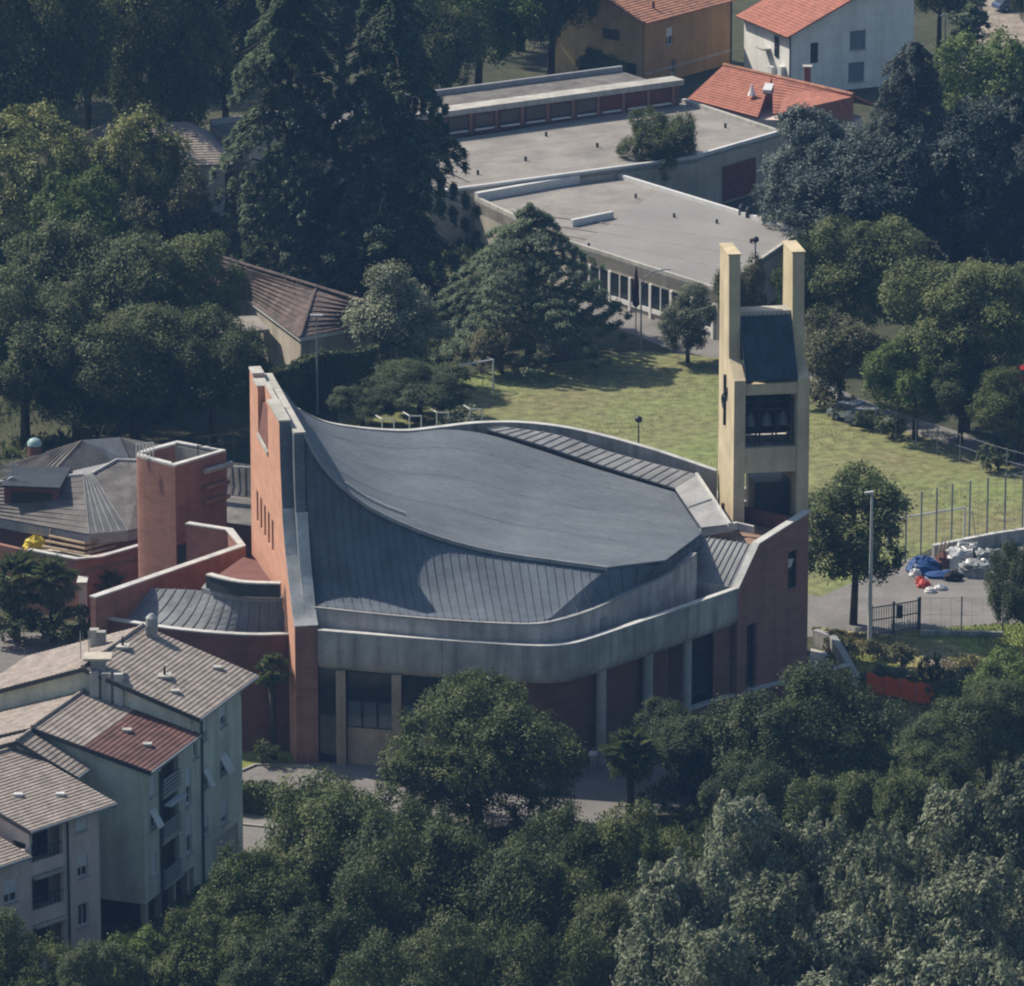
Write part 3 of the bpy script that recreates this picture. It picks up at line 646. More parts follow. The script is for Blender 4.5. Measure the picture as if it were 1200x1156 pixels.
def tbox(a0, a1, d0, d1, z0, z1, name, m, parent=bt):
    q = MB(); q.hexa([TW(a0, d0, z0), TW(a1, d0, z0), TW(a1, d1, z0), TW(a0, d1, z0), TW(a0, d0, z1), TW(a1, d0, z1), TW(a1, d1, z1), TW(a0, d1, z1)]); return q.build(name, m, parent)
zr = PY(865, 370, TW(0, 2.6, 0).y).z
ribs(TW(x0, .05, zb - .05), TW(x1, .05, zb - .05), TW(x1, 2.6, zr), TW(x0, 2.6, zr), .3, 'belfry_roof', 'louver', bt, h=.07)
tbox(x0, x1, 2.55, 3.9, zr - .1, zr + .22, 'roof_cap', 'concrete_light')
q = MB(); q.slab([TW(x0, 3.8, zr), TW(x1, 3.8, zr), TW(x1, 5.6, zb), TW(x0, 5.6, zb)], (0, 0, -.1)); q.build('belfry_roof', 'louver', bt)
zA, zB_, zC, zD = (PY(900, v, T0.y).z for v in (452, 465, 527, 556))
tbox(x0, x1, .15, .6, zB_, zA, 'beam', 'tower_plaster'); tbox(x0, x1, 5.0, 5.5, zB_, zA, 'beam', 'tower_plaster')
tbox(x0, x1, .1, .55, zD, zC, 'beam', 'tower_plaster'); tbox(x0, x1, 5.0, 5.5, zD, zC, 'beam', 'tower_plaster')
tbox(x0, x1, .56, 4.99, zC - .4, zC - .2, 'belfry_floor', 'concrete')
tbox(x0, x1, 3.6, 3.8, zC, zB_, 'belfry_screen', 'dark_metal')
for k in range(3):
    c = TW(1.4 + k * 1.12, 1.7, 0); zz = zC + 1.15; prf = [(.46, 0), (.4, .1), (.31, .35), (.27, .6), (.22, .78), (.08, .86), (.05, 1.0)]
    q = MB(); n = 14
    for r, h in prf:
        for j in range(n): w_ = 2 * math.pi * j / n; q.v.append((c.x + r * math.cos(w_), c.y + r * math.sin(w_), zz + h))
    for i in range(len(prf) - 1):
        for j in range(n): q.f.append((i * n + j, i * n + (j + 1) % n, (i + 1) * n + (j + 1) % n, (i + 1) * n + j))
    be = q.build('bell', 'bronze', bt, smooth=True)
    q = MB(); q.tube([(c.x, c.y, zz - .12), (c.x, c.y, zz + .6)], [.07, .03], 6); q.build('clapper', 'dark_metal', be)
    q = MB(); q.tube([TW(1.4 + k * 1.12, 1.7, zz + 1.02) - TR * .4, TW(1.4 + k * 1.12, 1.7, zz + 1.02) + TR * .4], .09, 6); q.build('yoke', 'dark_metal', be)
q = MB()
for zz in (zC + .55, zC + 2.35, zC + 2.9):
    for d in (1.1, 2.4): q.tube([TW(x0, d, zz), TW(x1, d, zz)], .07, 5)
for a in (.85, 1.95, 3.07, 4.18):
    for d in (1.1, 2.4): q.tube([TW(a, d, zC - .2), TW(a, d, zC + 3.2)], .06, 5)
q.build('bell_frame', 'dark_metal', bt)
q = MB()   # iron cross emblem on the sunlit flank
q.tube([TW(-.08, 2.9, zC + .9), TW(-.08, 2.9, zB_ + .75)], .11, 6)
pts = [TW(-.1, 2.9 + .55 * math.sin(k / 10 * 5.2), zC + 2.1 + k / 10 * 1.5) for k in range(11)]; q.tube(pts, .13, 6)
q.tube([TW(-.1, 2.35, zC + 3.0), TW(-.1, 3.5, zC + 2.75)], .1, 6); q.build('cross_emblem', 'dark_metal', bt)
tbox(x0 + 1.1, x1 + .2, 2.2, 5.2, 9, PY(900, 567, TW(0, 2.2, 0).y).z, 'stair_housing', 'dark_metal')
# round stair turret behind the tower
tc_ = PY(868, 584, 22.5); tu = root('stair_turret', (tc_.x, tc_.y, 0), 'small round pale turret with a ring parapet behind the bell tower', 'turret')
def ring(c, r0, r1, z0, z1, n=24):
    q = MB()
    for r, z in ((r1, z0), (r1, z1), (r0, z1), (r0, z0)):
        for j in range(n): w_ = 2 * math.pi * j / n; q.v.append((c.x + r * math.cos(w_), c.y + r * math.sin(w_), z))
    for i in range(4):
        for j in range(n): q.f.append((i * n + j, i * n + (j + 1) % n, ((i + 1) % 4) * n + (j + 1) % n, ((i + 1) % 4) * n + j))
    return q
autosm(ring(tc_, 1.5, 1.7, 0, tc_.z).build('drum', 'concrete_light', tu), 40)
autosm(ring(tc_, 1.4, 1.85, tc_.z + .003, tc_.z + .28).build('ring_parapet', 'plaster_cream', tu), 40)
q = MB(); q.tube([V((tc_.x, tc_.y, tc_.z - 1.2)), V((tc_.x, tc_.y, tc_.z - 1.0))], 1.49, 24); q.build('turret_floor', 'concrete', tu)

# ------------------------------------------------------------------ brick stair tower and parish house
a_, b_, c_, d_ = P(205, 548, 13), P(265, 530, 13), P(208, 519, 13), P(161, 533, 13)
path = [a_, b_, c_] + [interp([c_, V((d_.x + .9, d_.y + 1.3, 13)), d_, V((d_.x + .35, d_.y - 1.0, 13)), a_], k / 14) for k in range(1, 14)]
stw = root('stair_tower', a_ * 1, 'red brick stair tower with rounded flank and pale coping', 'tower')
stw.location.z = 0; ORIG[stw] = V((a_.x, a_.y, 0))
q = MB(); q.ribbon(path, .4, 13, closed=True); autosm(q.build('brick_wall', 'brick', stw), 30)
q = MB(); q.ribbon([p + V((0, 0, .16)) for p in path], .46, .15, closed=True); autosm(q.build('coping', 'coping', stw), 30)
cxy = sum((p for p in path), V((0, 0, 0))) / len(path)
q = MB(); q.prism([(p.lerp(cxy, .12))[:2] for p in path], 10.6, 10.8); q.build('roof_floor', 'concrete', stw)
q = MB(); q.ribbon([V((*(p.lerp(cxy, .19))[:2], 12.99)) for p in path], .05, 2.4, closed=True); q.build('parapet_lining', 'concrete_light', stw)
for k, (z, r) in enumerate(((12.2, .2), (11.0, .16), (10.0, .16))):
    e = (b_ - a_).normalized(); n = V((e.y, -e.x, 0)); s0 = a_ + e * 2.6 + n * .35; s1 = a_ + e * (4.9 + .3 * (k == 0)) + n * .35
    q = MB(); q.tube([V((s0.x, s0.y, z)), V((s1.x, s1.y, z))], r, 10); autosm(q.build('pipe', 'concrete_light' if k == 0 else 'brick', stw), 40)
e = (b_ - a_).normalized(); n = V((e.y, -e.x, 0)); f0 = V((a_.x, a_.y, 0)) + e * .1; q = MB()
q.slab([f0 + n * .02 + V((0, 0, 1)), f0 + e * .9 + n * .02 + V((0, 0, 1)), f0 + e * .9 + n * .02 + V((0, 0, 7.5)), f0 + n * .02 + V((0, 0, 7.5))], n * .06); q.build('slot_window', 'glass', stw)
q = MB(); c0 = P(160, 537, 13.1)
for k in range(6): q.tube([c0 + V((.22 * k, .1 * k, 0)), c0 + V((.22 * k, .1 * k, 1.0))], .035, 4)
for z in (.35, .98): q.tube([c0 + V((0, 0, z)), c0 + V((1.1, .5, z))], .035, 4)
q.build('guard_rail', 'metal_white', stw)
q = MB(); c0 = P(232, 528, 13)
for k in range(4): q.tube([c0 + V((.8 * k, .3 * k, -1)), c0 + V((.8 * k, .3 * k, 1.0))], .04, 4)
for z in (.3, .95): q.tube([c0 + V((0, 0, z)), c0 + V((2.4, .9, z))], .04, 4)
q.build('guard_rail', 'dark_metal', stw)

ph = root('parish_house', P(60, 700), 'brick parish house with faceted grey roofs and a terrace', 'building')
ridge0, ap, ap2, rr, rr2 = P(-60, 571, 6.7), P(97, 557, 7.5), P(108, 556, 7.5), P(137, 540, 8.0), P(172, 541, 8.0)
ev0, ev1, ev2, ev3 = P(-60, 596, 5.2), P(104, 626, 5.2), P(150, 622, 5.2), P(176, 617, 5.2)
courses(ev0, ev1, ap, ridge0, .42, 'roof_slope', 'tile_grey', ph, lift=.05)
q = MB(); q.slab([ev1, ev2, ap2, ap], (0, 0, -.12)); hp = q.build('hip_panel', 'roof_zinc', ph)
ribs(ev1, ev2, ap2, ap, .5, 'hip_panel', 'roof_zinc', ph)
q = MB(); q.slab([ev2, ev3, rr2, rr, ap2], (0, 0, -.1)); q.build('roof_slope', 'tile_grey', ph)
for k in range(1, 7):
    q = MB(); a = ev2.lerp(ev3, k / 7); b = (ap2.lerp(rr, k / 4) if k < 4 else rr.lerp(rr2, (k - 4) / 3)); q.tube([a + V((0, 0, .03)), b + V((0, 0, .03))], .035, 4); q.build('roof_seam', 'tile_grey', ph)
q = MB(); q.slab([ap, ap2, rr, rr2, P(172, 536, 7.8), P(60, 558, 7.3)], (0, 0, -.1)); q.build('ridge_cap', 'roof_zinc', ph)
q = MB(); q.tube([ap2 + V((0, 0, .03)), rr + V((0, 0, .05)), rr2 + V((0, 0, .05))], .12, 6); q.build('ridge_cap', 'coping', ph)
q = MB(); q.tube([ridge0 + V((0, 0, .03)), ap + V((0, 0, .03))], .12, 6); q.build('ridge_cap', 'coping', ph)
bk0, bk1, bk2, bk3 = P(-60, 565, 6.2), P(96, 516, 9.0), P(140, 512.5, 9.0), P(200, 523, 8)
v1, v2, v3 = P(57, 561, 7.1), P(134, 541, 7.6), P(152, 540, 7.6)
ribs(bk0, v1, bk1, P(20, 541, 7.5), .5, 'roof_slope', 'tile_grey', ph)
q = MB(); q.slab([v1, v2, bk1], (0, 0, -.1)); q.build('roof_slope', 'tile_grey', ph)
q = MB(); q.slab([v2, v3, bk2, bk1], (0, 0, -.1)); q.build('hip_panel', 'roof_zinc', ph)
ribs(v3, P(215, 548, 7.1), bk3, bk2, .5, 'roof_slope', 'tile_grey', ph)
q = MB(); q.prism([P(205, 600, 7)[:2], P(300, 612, 7)[:2], P(303, 545, 7)[:2], P(215, 540, 7)[:2]], 0, 6.6); q.build('link_wing', 'brick_dark', ph)
q = MB(); q.prism([P(205, 600, 7)[:2], P(300, 612, 7)[:2], P(303, 545, 7)[:2], P(215, 540, 7)[:2]], 6.61, 6.7); q.build('link_roof', 'tile_grey', ph)
ribs(P(215, 575, 7.5), P(296, 583, 7.5), P(296, 545, 9.5), P(215, 535, 9.5), .5, 'roof_slope', 'tile_grey', ph)
q = MB(); q.tube([P(262, 546, 10.2), P(296, 548, 10.2)], .1, 5); q.build('ridge_cap', 'coping', ph)
# fascia and walls
q = MB(); q.ribbon([ev0 + V((0, -.02, -.1)), ev1 + V((0, -.02, -.1)), ev2 + V((0, -.02, -.1)), ev3 + V((0, -.02, -.1))], .25, .65); q.build('fascia', 'metal_grey', ph)
def offp(p, dy=.5): return V((p.x, p.y + dy, 0))
q = MB(); q.prism([offp(ev0)[:2], offp(ev1)[:2], offp(ev2)[:2], offp(ev3)[:2], P(200, 560, 5)[:2], P(-60, 545, 5)[:2]], 0, 4.9); q.build('brick_wall', 'brick_dark', ph)
# terrace in front
tp = [P(32, 646, 4.4), P(88, 657, 4.4), P(120, 654, 4.4), P(165, 641, 4.4)]
q = MB(); q.ribbon([P(-60, 625, 4.4), P(32, 646, 4.4), P(88, 657, 4.4), P(165, 641, 4.4)], .35, 4.4); q.build('brick_wall', 'brick', ph)
q = MB(); q.ribbon([p + V((0, -.03, .12)) for p in tp], .42, .115); q.build('coping', 'coping', ph)
q = MB(); q.prism([tp[0][:2], tp[1][:2], tp[3][:2], ev3[:2], ev1[:2], P(40, 628, 4)[:2]], 3.4, 3.7); q.build('terrace_floor', 'plaster_cream', ph)
for k in range(3):
    z = 4.0 + .35 * k; q = MB(); a, b, c = P(50 + 4 * k, 640 - 6 * k, z), P(100, 649 - 6 * k, z), P(160, 634 - 6 * k, z); q.tube([a, b], .11, 5); q.tube([b, c], .11, 5); q.build('rail_plank', 'wood', ph)
for u in (58, 80, 100, 118, 138, 152):
    b = P(u, 646 if u < 105 else 640, 3.5); q = MB(); q.tube([b, b + V((.1 if u % 4 else -.5, 0, 1.6))], .05, 5); q.build('rail_post', 'wood', ph)
# dormer
dm = P(20, 588, 6.1); q = MB(); q.hexa([dm + V((-.9, 0, -1)), dm + V((2.9, -.6, -1)), dm + V((3.4, 3, -1)), dm + V((-.4, 3.4, -1)), dm + V((-.9, 0, 1.1)), dm + V((2.9, -.6, 1.1)), dm + V((3.4, 3, 1.4)), dm + V((-.4, 3.4, 1.4))]); dd = q.build('dormer', 'brick_dark', ph)
q = MB(); q.slab([dm + V((-1.1, -.4, 1.15)), dm + V((3.1, -1.0, 1.15)), dm + V((3.6, 3, 1.5)), dm + V((-.5, 3.4, 1.5))], (0, 0, .15)); q.build('dormer_roof', 'dark_metal', dd)
q = MB(); q.slab([dm + V((-.4, -.12, -.5)), dm + V((2.4, -.56, -.5)), dm + V((2.4, -.56, .8)), dm + V((-.4, -.12, .8))], (0, -.05, 0)); q.build('dormer_window', 'glass', dd)
cb = P(41, 546, 7.0); q = MB(); q.tube([cb, cb + V((0, 0, 1.5))], .5, 12); cc = q.build('chimney', 'brick_dark', ph)
q = MB(); q.tube([cb + V((0, 0, 1.51)), cb + V((0, 0, 1.75)), cb + V((0, 0, 1.95)), cb + V((0, 0, 2.05))], [.52, .5, .34, .08], 12); autosm(q.build('chimney_cap', 'dome_teal', cc), 60)
q = MB(); c0 = P(15, 572, 6.9); q.tube([c0, c0 + V((0, 0, 2.2))], .04, 4); q.tube([c0 + V((-.3, 0, 1.6)), c0 + V((.4, 0, 1.7))], .03, 4); q.tube([c0 + V((0, 0, .4)), c0 + V((0, -.15, .42))], [.45, .4], 10); q.build('antenna', 'metal_grey', ph)
# white door panel by palms
wp = P(97, 737); q = MB(); q.hexa([wp + V((-.25, 0, 0)), wp + V((.25, .0, 0)), wp + V((.25, 1.4, 0)), wp + V((-.25, 1.4, 0)), wp + V((-.25, 0, 3.2)), wp + V((.25, 0, 3.2)), wp + V((.25, 1.4, 3.2)), wp + V((-.25, 1.4, 3.2))])
gp = root('gate_pillar', wp, 'white rendered gate pillar beside the fan palms', 'pillar'); q.build('shaft', 'plaster_white', gp)
q = MB(); q.box((wp.x, wp.y + .7, 3.28), (.7, 1.6, .14)); q.build('cap', 'coping', gp)

# ------------------------------------------------------------------ apartment blocks
GE = V((.346, .938, 0))
ga = root('apartment_block', V((-21.73, -33.7, 0)), 'grey-green apartment block with stepped brown and maroon roofs', 'apartment block')
fg = Fr((-21.73, -33.7), GE)
fl = [(2.0, 4.9), (4.9, 8.0), (8.0, 11.1)]
holes = []; wins = []
for i, z in enumerate((2.9, 5.95, 9.0)):      # far-right part windows
    wins.append((11.6, 12.6, z - (.0 if i else .15), z + 1.35, .55 if i == 2 else .7, i == 1)); wins.append((9.0, 9.6, z, z + 1.3, .6, i == 1))
for i, z in enumerate((2.6, 5.7)): wins.append((6.2, 7.1, z, z + 2.3, .5, False))
wins.append((7.45, 8.15, 8.3, 10.0, 0, False))
for i, z in enumerate((3.0, 5.9, 8.0)): wins.append((.95, 1.75, z, z + 1.35 if i < 2 else z + 1.2, 1.0 if i != 1 else .5, i == 1))
loggias = [(2.6, 5.2, z, z + 2.45) for z in (1.9, 4.85, 7.6)]
pil_hole = (.4, 5.8, 0.001, 1.6)
H1 = [w[:4] for w in wins if w[0] < 7.3] + [tuple(l[:4]) for l in loggias]
lowh = [h for h in H1 if h[3] < 9.4] + [(2.6, 5.2, 7.6, 9.3)]
fg.wall(0, 7.3, 1.6, 10.2, 0, .3, [h for h in lowh if h[3] < 9.5], 'plaster_green', ga)
fg.wall(7.3, 15.0, .02, 11.3, 0, .3, [w[:4] for w in wins if w[0] > 7.3] + [(10.2, 14.2, .05, 2.2)], 'plaster_green', ga)
for w in wins:
    if w[0] < 7.3 and w[3] > 9.4: continue
    fg.window(w[0], w[1], w[2], w[3], ga, 0, w[4], 'shutter', w[5])
fg.box(10.25, 14.15, .12, .2, .06, 2.18, 'garage_door', 'concrete_light', ga)
for a0, a1, z0, z1 in loggias:
    fg.box(a0, a1, 1.3, 1.4, z0, min(z1, 9.3), 'loggia_back', 'glass', ga)
    fg.box(a0, a1, .31, 1.29, z0 - .02, z0 + .05, 'loggia_floor', 'concrete', ga)
    bal = fg.box(a0 - .05, a1 + .05, -.22, -.1, z0 - .22, z0 - .02, 'balcony_edge', 'concrete_light', ga)
    for k in range(4): fg.box(a0, a1, -.17, -.11, z0 + .08 + .24 * k, z0 + .22 + .24 * k, 'rail', 'metal_grey', bal)
fg.box(2.7, 5.1, -.62, -.12, 6.9, 6.98, 'loggia_awning', 'shutter', ga)
# pilotis
for s_ in (.15, 2.2, 4.3, 6.4): fg.box(s_, s_ + .35, .05, .4, 0, 1.6, 'piloti', 'plaster_cream', ga)
# side and inner walls
fg.box(0.002, .3, .302, 14.2, 1.6, 9.6, 'wall', 'plaster_green', ga)
fg.box(.3, 7.3, .9, 14, .01, 1.6, 'wall', 'glass', ga)
fg.box(7.002, 7.3, .302, 14.2, 9.4, 11.0, 'wall', 'plaster_green', ga)
fg.box(14.7, 14.998, .302, 14.2, 0, 11.0, 'wall', 'plaster_green', ga)
fg.box(.31, 7.0, 1.45, 14.19, 1.61, 9.2, 'core', 'plaster_green', ga); fg.box(7.31, 14.69, .6, 14.19, .02, 10.6, 'core', 'plaster_green', ga)
def gable(fr, s0, s1, t0, tr, t1, z0, zr, z1, m1, m2, parent, split=None, wallm='plaster_green', ws=None):
    if split:
        k = split; zk = z0 + (zr - z0) * (k - t0) / (tr - t0)
        courses(fr(s0, t0, z0), fr(s1, t0, z0), fr(s1, k, zk), fr(s0, k, zk), .31, 'roof_slope', 'tile_maroon', parent)
        courses(fr(s0, k, zk), fr(s1, k, zk), fr(s1, tr, zr), fr(s0, tr, zr), .31, 'roof_slope', m1, parent)
    else: courses(fr(s0, t0, z0), fr(s1, t0, z0), fr(s1, tr, zr), fr(s0, tr, zr), .31, 'roof_slope', m1, parent)
    courses(fr(s0, t1, z1), fr(s1, t1, z1), fr(s1, tr, zr), fr(s0, tr, zr), .31, 'roof_slope', m2, parent)
    q = MB(); q.tube([fr(s0 - .02, tr, zr + .06), fr(s1 + .02, tr, zr + .06)], .13, 6); q.build('ridge_cap', 'tile_brown', parent)
    # gable triangles and bargeboards
    for s_ in ((ws or (s0 + .4, s1 - .4))):
        q = MB(); q.slab([fr(s_, t0 + .8, z0 - .05), fr(s_, tr, zr - .2), fr(s_, t1 - .8, z1 - .05), fr(s_, t1 - .8, z1 - 1.2), fr(s_, t0 + .8, z0 - 1.2)], fr.e * (.25 if s_ < (s0 + s1) / 2 else -.25)); q.build('gable', wallm, parent)
    for s_ in (s0, s1 - .12):
        for ta, za, tb, zz in ((t0, z0, tr, zr), (t1, z1, tr, zr)):
            q = MB(); q.slab([fr(s_ - .02, ta, za - .02), fr(s_ - .02, tb, zz - .02), fr(s_ - .02, tb, zz - .28), fr(s_ - .02, ta, za - .28)], fr.e * .1); q.build('bargeboard', 'dark_metal', parent)
    q = MB(); q.tube([fr(s0, t0 - .07, z0 - .08), fr(s1, t0 - .07, z0 - .08)], .09, 6); q.build('gutter', 'metal_grey', parent)
gable(fg, 6.65, 15.7, -.8, 6.8, 14.6, 11.25, 13.6, 10.8, 'tile_brown', 'tile_brown', ga, ws=(7.02, 14.97))
gable(fg, -.5, 6.98, -.7, 6.9, 14.6, 10.15, 12.0, 9.4, 'tile_brown', 'tile_brown', ga, split=3.6, ws=(.02, 6.6))
# third, lower block at the left end
fg.wall(-2.0, -.02, .01, 10.0, 4.0, .3, [], 'plaster_green', ga); fg.box(-2.0, -1.7, 4.302, 14, 0, 10.0, 'wall', 'plaster_green', ga); fg.box(-1.7, -.03, 4.4, 13.9, .01, 9.5, 'core', 'plaster_green', ga)
gable(fg, -2.4, -.52, 3.2, 7.0, 14.4, 9.95, 11.75, 9.2, 'tile_brown', 'tile_brown', ga, ws=(-1.98, -.9))
# downpipes
for s_ in (2.25, 8.6): 
    q = MB(); q.tube([fg(s_, -.1, .1), fg(s_, -.1, 9.2 if s_ < 7 else 10.6)], .07, 6); q.build('downpipe', 'dark_metal', ga)
fg.box(2.02, 2.2, -.02, .0, .02, .0201, 'threshold', 'concrete', ga)
# roof furniture
def on(fr, s_, t, t0, z0, tr, zr): return fr(s_, t, z0 + (zr - z0) * (t - t0) / (tr - t0))
for s_, t in ((10.0, 2.9), (11.5, 6.3)):
    b = on(fg, s_, t, -.8, 11.25, 6.8, 13.6); q = MB(); q.box((b.x, b.y, b.z + .12), (.8, .8, .16)); q.build('roof_vent', 'concrete_light', ga)
    q = MB(); q.tube([b + V((0, 0, .2)), b + V((0, 0, .75))], [.09, .05], 6); q.build('vent_pipe', 'dark_metal', ga)
for s_, t in ((14.2, 1.2), (8.6, 1.6), (3.6, 2.6), (2.7, .9)):
    z0, zr_, t0, tr = (11.25, 13.6, -.8, 6.8) if s_ > 7 else (10.15, 12.0, -.7, 6.9)
    b = on(fg, s_, t, t0, z0, tr, zr_); q = MB(); q.box((b.x, b.y, b.z + .12), (.55, .45, .16)); q.build('vent_tile', 'concrete_light', ga)
for k in range(3):
    b = fg(7.0 - .1 * k, 4.6 + .75 * k, 0); q = MB(); q.box((b.x, b.y, 11.6), (.55, .55, 3.6)); c = q.build('chimney', 'concrete', ga)
b = fg(7.6, 6.2, 0); q = MB(); q.box((b.x, b.y, 13.4), (.9, .8, 1.2)); c = q.build('chimney', 'concrete', ga); q = MB(); q.box((b.x, b.y, 14.08), (1.7, 1.4, .14)); q.build('chimney_cap', 'plaster_cream', c)
for s_, t in ((12.6, 8.2), (12.9, 8.8)):
    b = fg(s_, t, 0); q = MB(); q.box((b.x, b.y, 13.2), (.55, .55, 1.6)); q.build('chimney', 'concrete', ga)
b = fg(14.8, 5.8, 0); q = MB(); q.box((b.x, b.y, 13.5), (.7, .6, 1.0)); c = q.build('chimney', 'concrete', ga); q = MB(); q.tube([b + V((0, 0, 14.0)), b + V((0, 0, 14.5)), b + V((0, 0, 14.75))], [.4, .38, .12], 10); q.build('cowl', 'metal_grey', c)
q = MB(); b = fg(9.5, 8.2, 13.0)
for k in range(2): q.tube([b + V((.5 * k, 0, 0)), b + V((.5 * k, 0, 1.9))], .03, 4)
q.build('antenna', 'metal_grey', ga)

pk0, pk1 = P(119, 1121), P(82, 1134); pe = (pk0 - pk1).normalized()
pa_ = root('apartment_block', pk1, 'pink rendered apartment block with dark loggias and brown tiled roof', 'apartment block')
fp = Fr(pk1[:2], pe[:2]); Lp = (pk0 - pk1).length
wl = [(.75, 1.6, z, z + 1.35) for z in (2.3, 5.3, 8.1)]
lg = [(-2.85, -.35, z, z + 2.45) for z in (.9, 3.9, 6.85)]
w2 = [(-5.05, -4.0, z, z + 1.4) for z in (2.3, 5.2)]
lg2 = [(-7.8, -6.1, z, z + 2.4) for z in (1.1, 4.0)]
fp.wall(-3.0, Lp, .01, 9.65, 0, .3, wl + [tuple(l) for l in lg], 'plaster_pink', pa_)
fp.wall(-9.5, -3.0, .01, 8.1, -.0, .3, w2 + lg2, 'plaster_pink', pa_)
for i, w in enumerate(wl): fp.window(*w, pa_, 0, (0, .55, .95)[i])
for i, w in enumerate(w2): fp.window(*w, pa_, 0, (0, .6)[i])
for a0, a1, z0, z1 in lg + lg2:
    fp.box(a0, a1, 1.3, 1.4, z0, z1, 'loggia_back', 'glass', pa_)
    fp.box(a0, a1, .31, 1.29, z0 - .02, z0 + .05, 'loggia_floor', 'concrete', pa_)
    bal = fp.box(a0, a1, .02, .14, z0 + .003, z0 + .3, 'parapet', 'plaster_pink', pa_)
    q = MB(); q.tube([fp(a0, .1, z0 + 1.0), fp(a1, .1, z0 + 1.0)], .03, 4)
    for k in range(9): q.tube([fp(a0 + (a1 - a0) * k / 8, .1, z0 + .3), fp(a0 + (a1 - a0) * k / 8, .1, z0 + 1.0)], .015, 4)
    q.build('railing', 'dark_metal', bal)
    fp.box(a0 + .02, a1 - .02, -.35, .0, z1 - .16, z1 - .04, 'roller_blind', 'plaster_cream', pa_)
q = MB(); q.tube([fp(-.05, -.1, .1), fp(-.05, -.1, 9.5)], .07, 6); q.build('downpipe', 'dark_metal', pa_)
fp.box(Lp - .3, Lp - .002, .302, 10, 0, 9.6, 'wall', 'plaster_pink', pa_); fp.box(-2.998, Lp - .31, 1.45, 9.9, .02, 9.3, 'core', 'plaster_pink', pa_); fp.box(-9.49, -3.01, 1.45, 9.9, .02, 7.7, 'core', 'plaster_pink', pa_)
gable(fp, -3.55, Lp + .7, -.75, 7.4, 14, 9.5, 11.1, 9.6, 'tile_brown', 'tile_brown', pa_, wallm='plaster_pink', ws=(-2.98, Lp - .05))
gable(fp, -10, -3.58, -.75, 7.2, 14, 8.0, 9.6, 8.2, 'tile_brown', 'tile_brown', pa_, wallm='plaster_pink', ws=(-9.4, -3.9))
for s_, t in ((1.0, 1.6), (-1.2, 2.8), (-2.4, 4.6)):
    b = on(fp, s_, t, -.75, 9.5, 7.4, 11.1); q = MB(); q.box((b.x, b.y, b.z + .1), (.5, .35, .16)); q.build('vent_tile', 'metal_white', pa_)
b = on(fp, -4.6, 2.4, -.75, 8.0, 7.2, 9.6); q = MB(); q.box((b.x, b.y, b.z + .15), (.6, .6, .3)); q.build('roof_vent', 'concrete_light', pa_); q = MB(); q.tube([b + V((0, 0, .3)), b + V((0, 0, .8))], .07, 6); q.build('vent_pipe', 'metal_white', pa_)

# ------------------------------------------------------------------ school with flat roofs
sc = root('school_building', P(760, 330), 'long low school with flat grey roofs, parapets and red panels', 'school')
# front wing
z1 = 4.2
fa, fb, fc, fd = P(665, 284, z1), P(842, 340, z1), P(942, 271, z1), P(720, 203, z1); fe = P(556, 232, z1)
q = MB(); q.prism([p[:2] for p in (fa, fb, fc, fd, fe)], 0, z1 - .35); q.build('wall', 'plaster_cream', sc)
q = MB(); q.prism([p[:2] for p in (fa, fb, fc, fd, fe)], z1 - .345, z1 - .25); q.build('flat_roof', 'flat_roof', sc)
gq = [fa.lerp(fb, .06), fb, fc, fd.lerp(fc, .25)]
q = MB(); q.prism([p[:2] for p in gq], z1 - .24, z1 - .2); q.build('roof_felt', 'flat_roof_grey', sc)
def lip(pts, w_, h, m='coping', name='parapet', dz=.12):
    q = MB(); q.ribbon([p + V((0, 0, dz)) for p in pts], w_, h); return q.build(name, m, sc)
lip([fe, fa, fb], .3, 1.3, 'concrete_light'); lip([fb, fc], .3, .5, 'concrete_light'); lip([fc, fd], .35, .5, 'metal_white'); lip([fd, fe], .5, .9, 'metal_white', dz=.5)
u0, u1 = P(668, 262, z1), P(716, 252, z1); lip([u1, u0], .35, .7, 'metal_white', 'upstand', .35)
for k in range(1, 9, 2):      # membrane laps and small roof outlets
    a, b = fa.lerp(fe, k / 9), fb.lerp(fc, k / 9); q = MB(); a = a.lerp(b, .03); b = a.lerp(b, .95); a.z = b.z = z1 - .188; q.ribbon([a, b], .25, .05); q.build('membrane_lap', 'flat_roof', sc)
for u, v in ((620, 246), (790, 255), (840, 262), (745, 232), (690, 290), (880, 285)):
    b = P(u, v, z1 - .2); q = MB(); q.tube([b, b + V((0, 0, .35))], .11, 8); q.build('roof_outlet', 'dark_metal', sc)
# windows under the front lip
e = (fb - fa); L2 = e.length; fs = Fr(fa[:2], (e / L2)[:2])
for k in range(7):
    s0 = .6 + k * 2.75; w = fs.box(s0, s0 + 2.4, -.06, .02, .9, 2.85, 'window', 'glass', sc)
    fs.box(s0 + 1.1, s0 + 1.25, -.1, -.062, .9, 2.85, 'mullion', 'metal_white', w); fs.box(s0 + 2.42, s0 + 2.7, -.16, .01, .01, 2.9, 'pier', 'plaster_white', sc)
    fs.box(s0, s0 + 2.4, -.12, .0, .5, .88, 'sill', 'plaster_white', w)
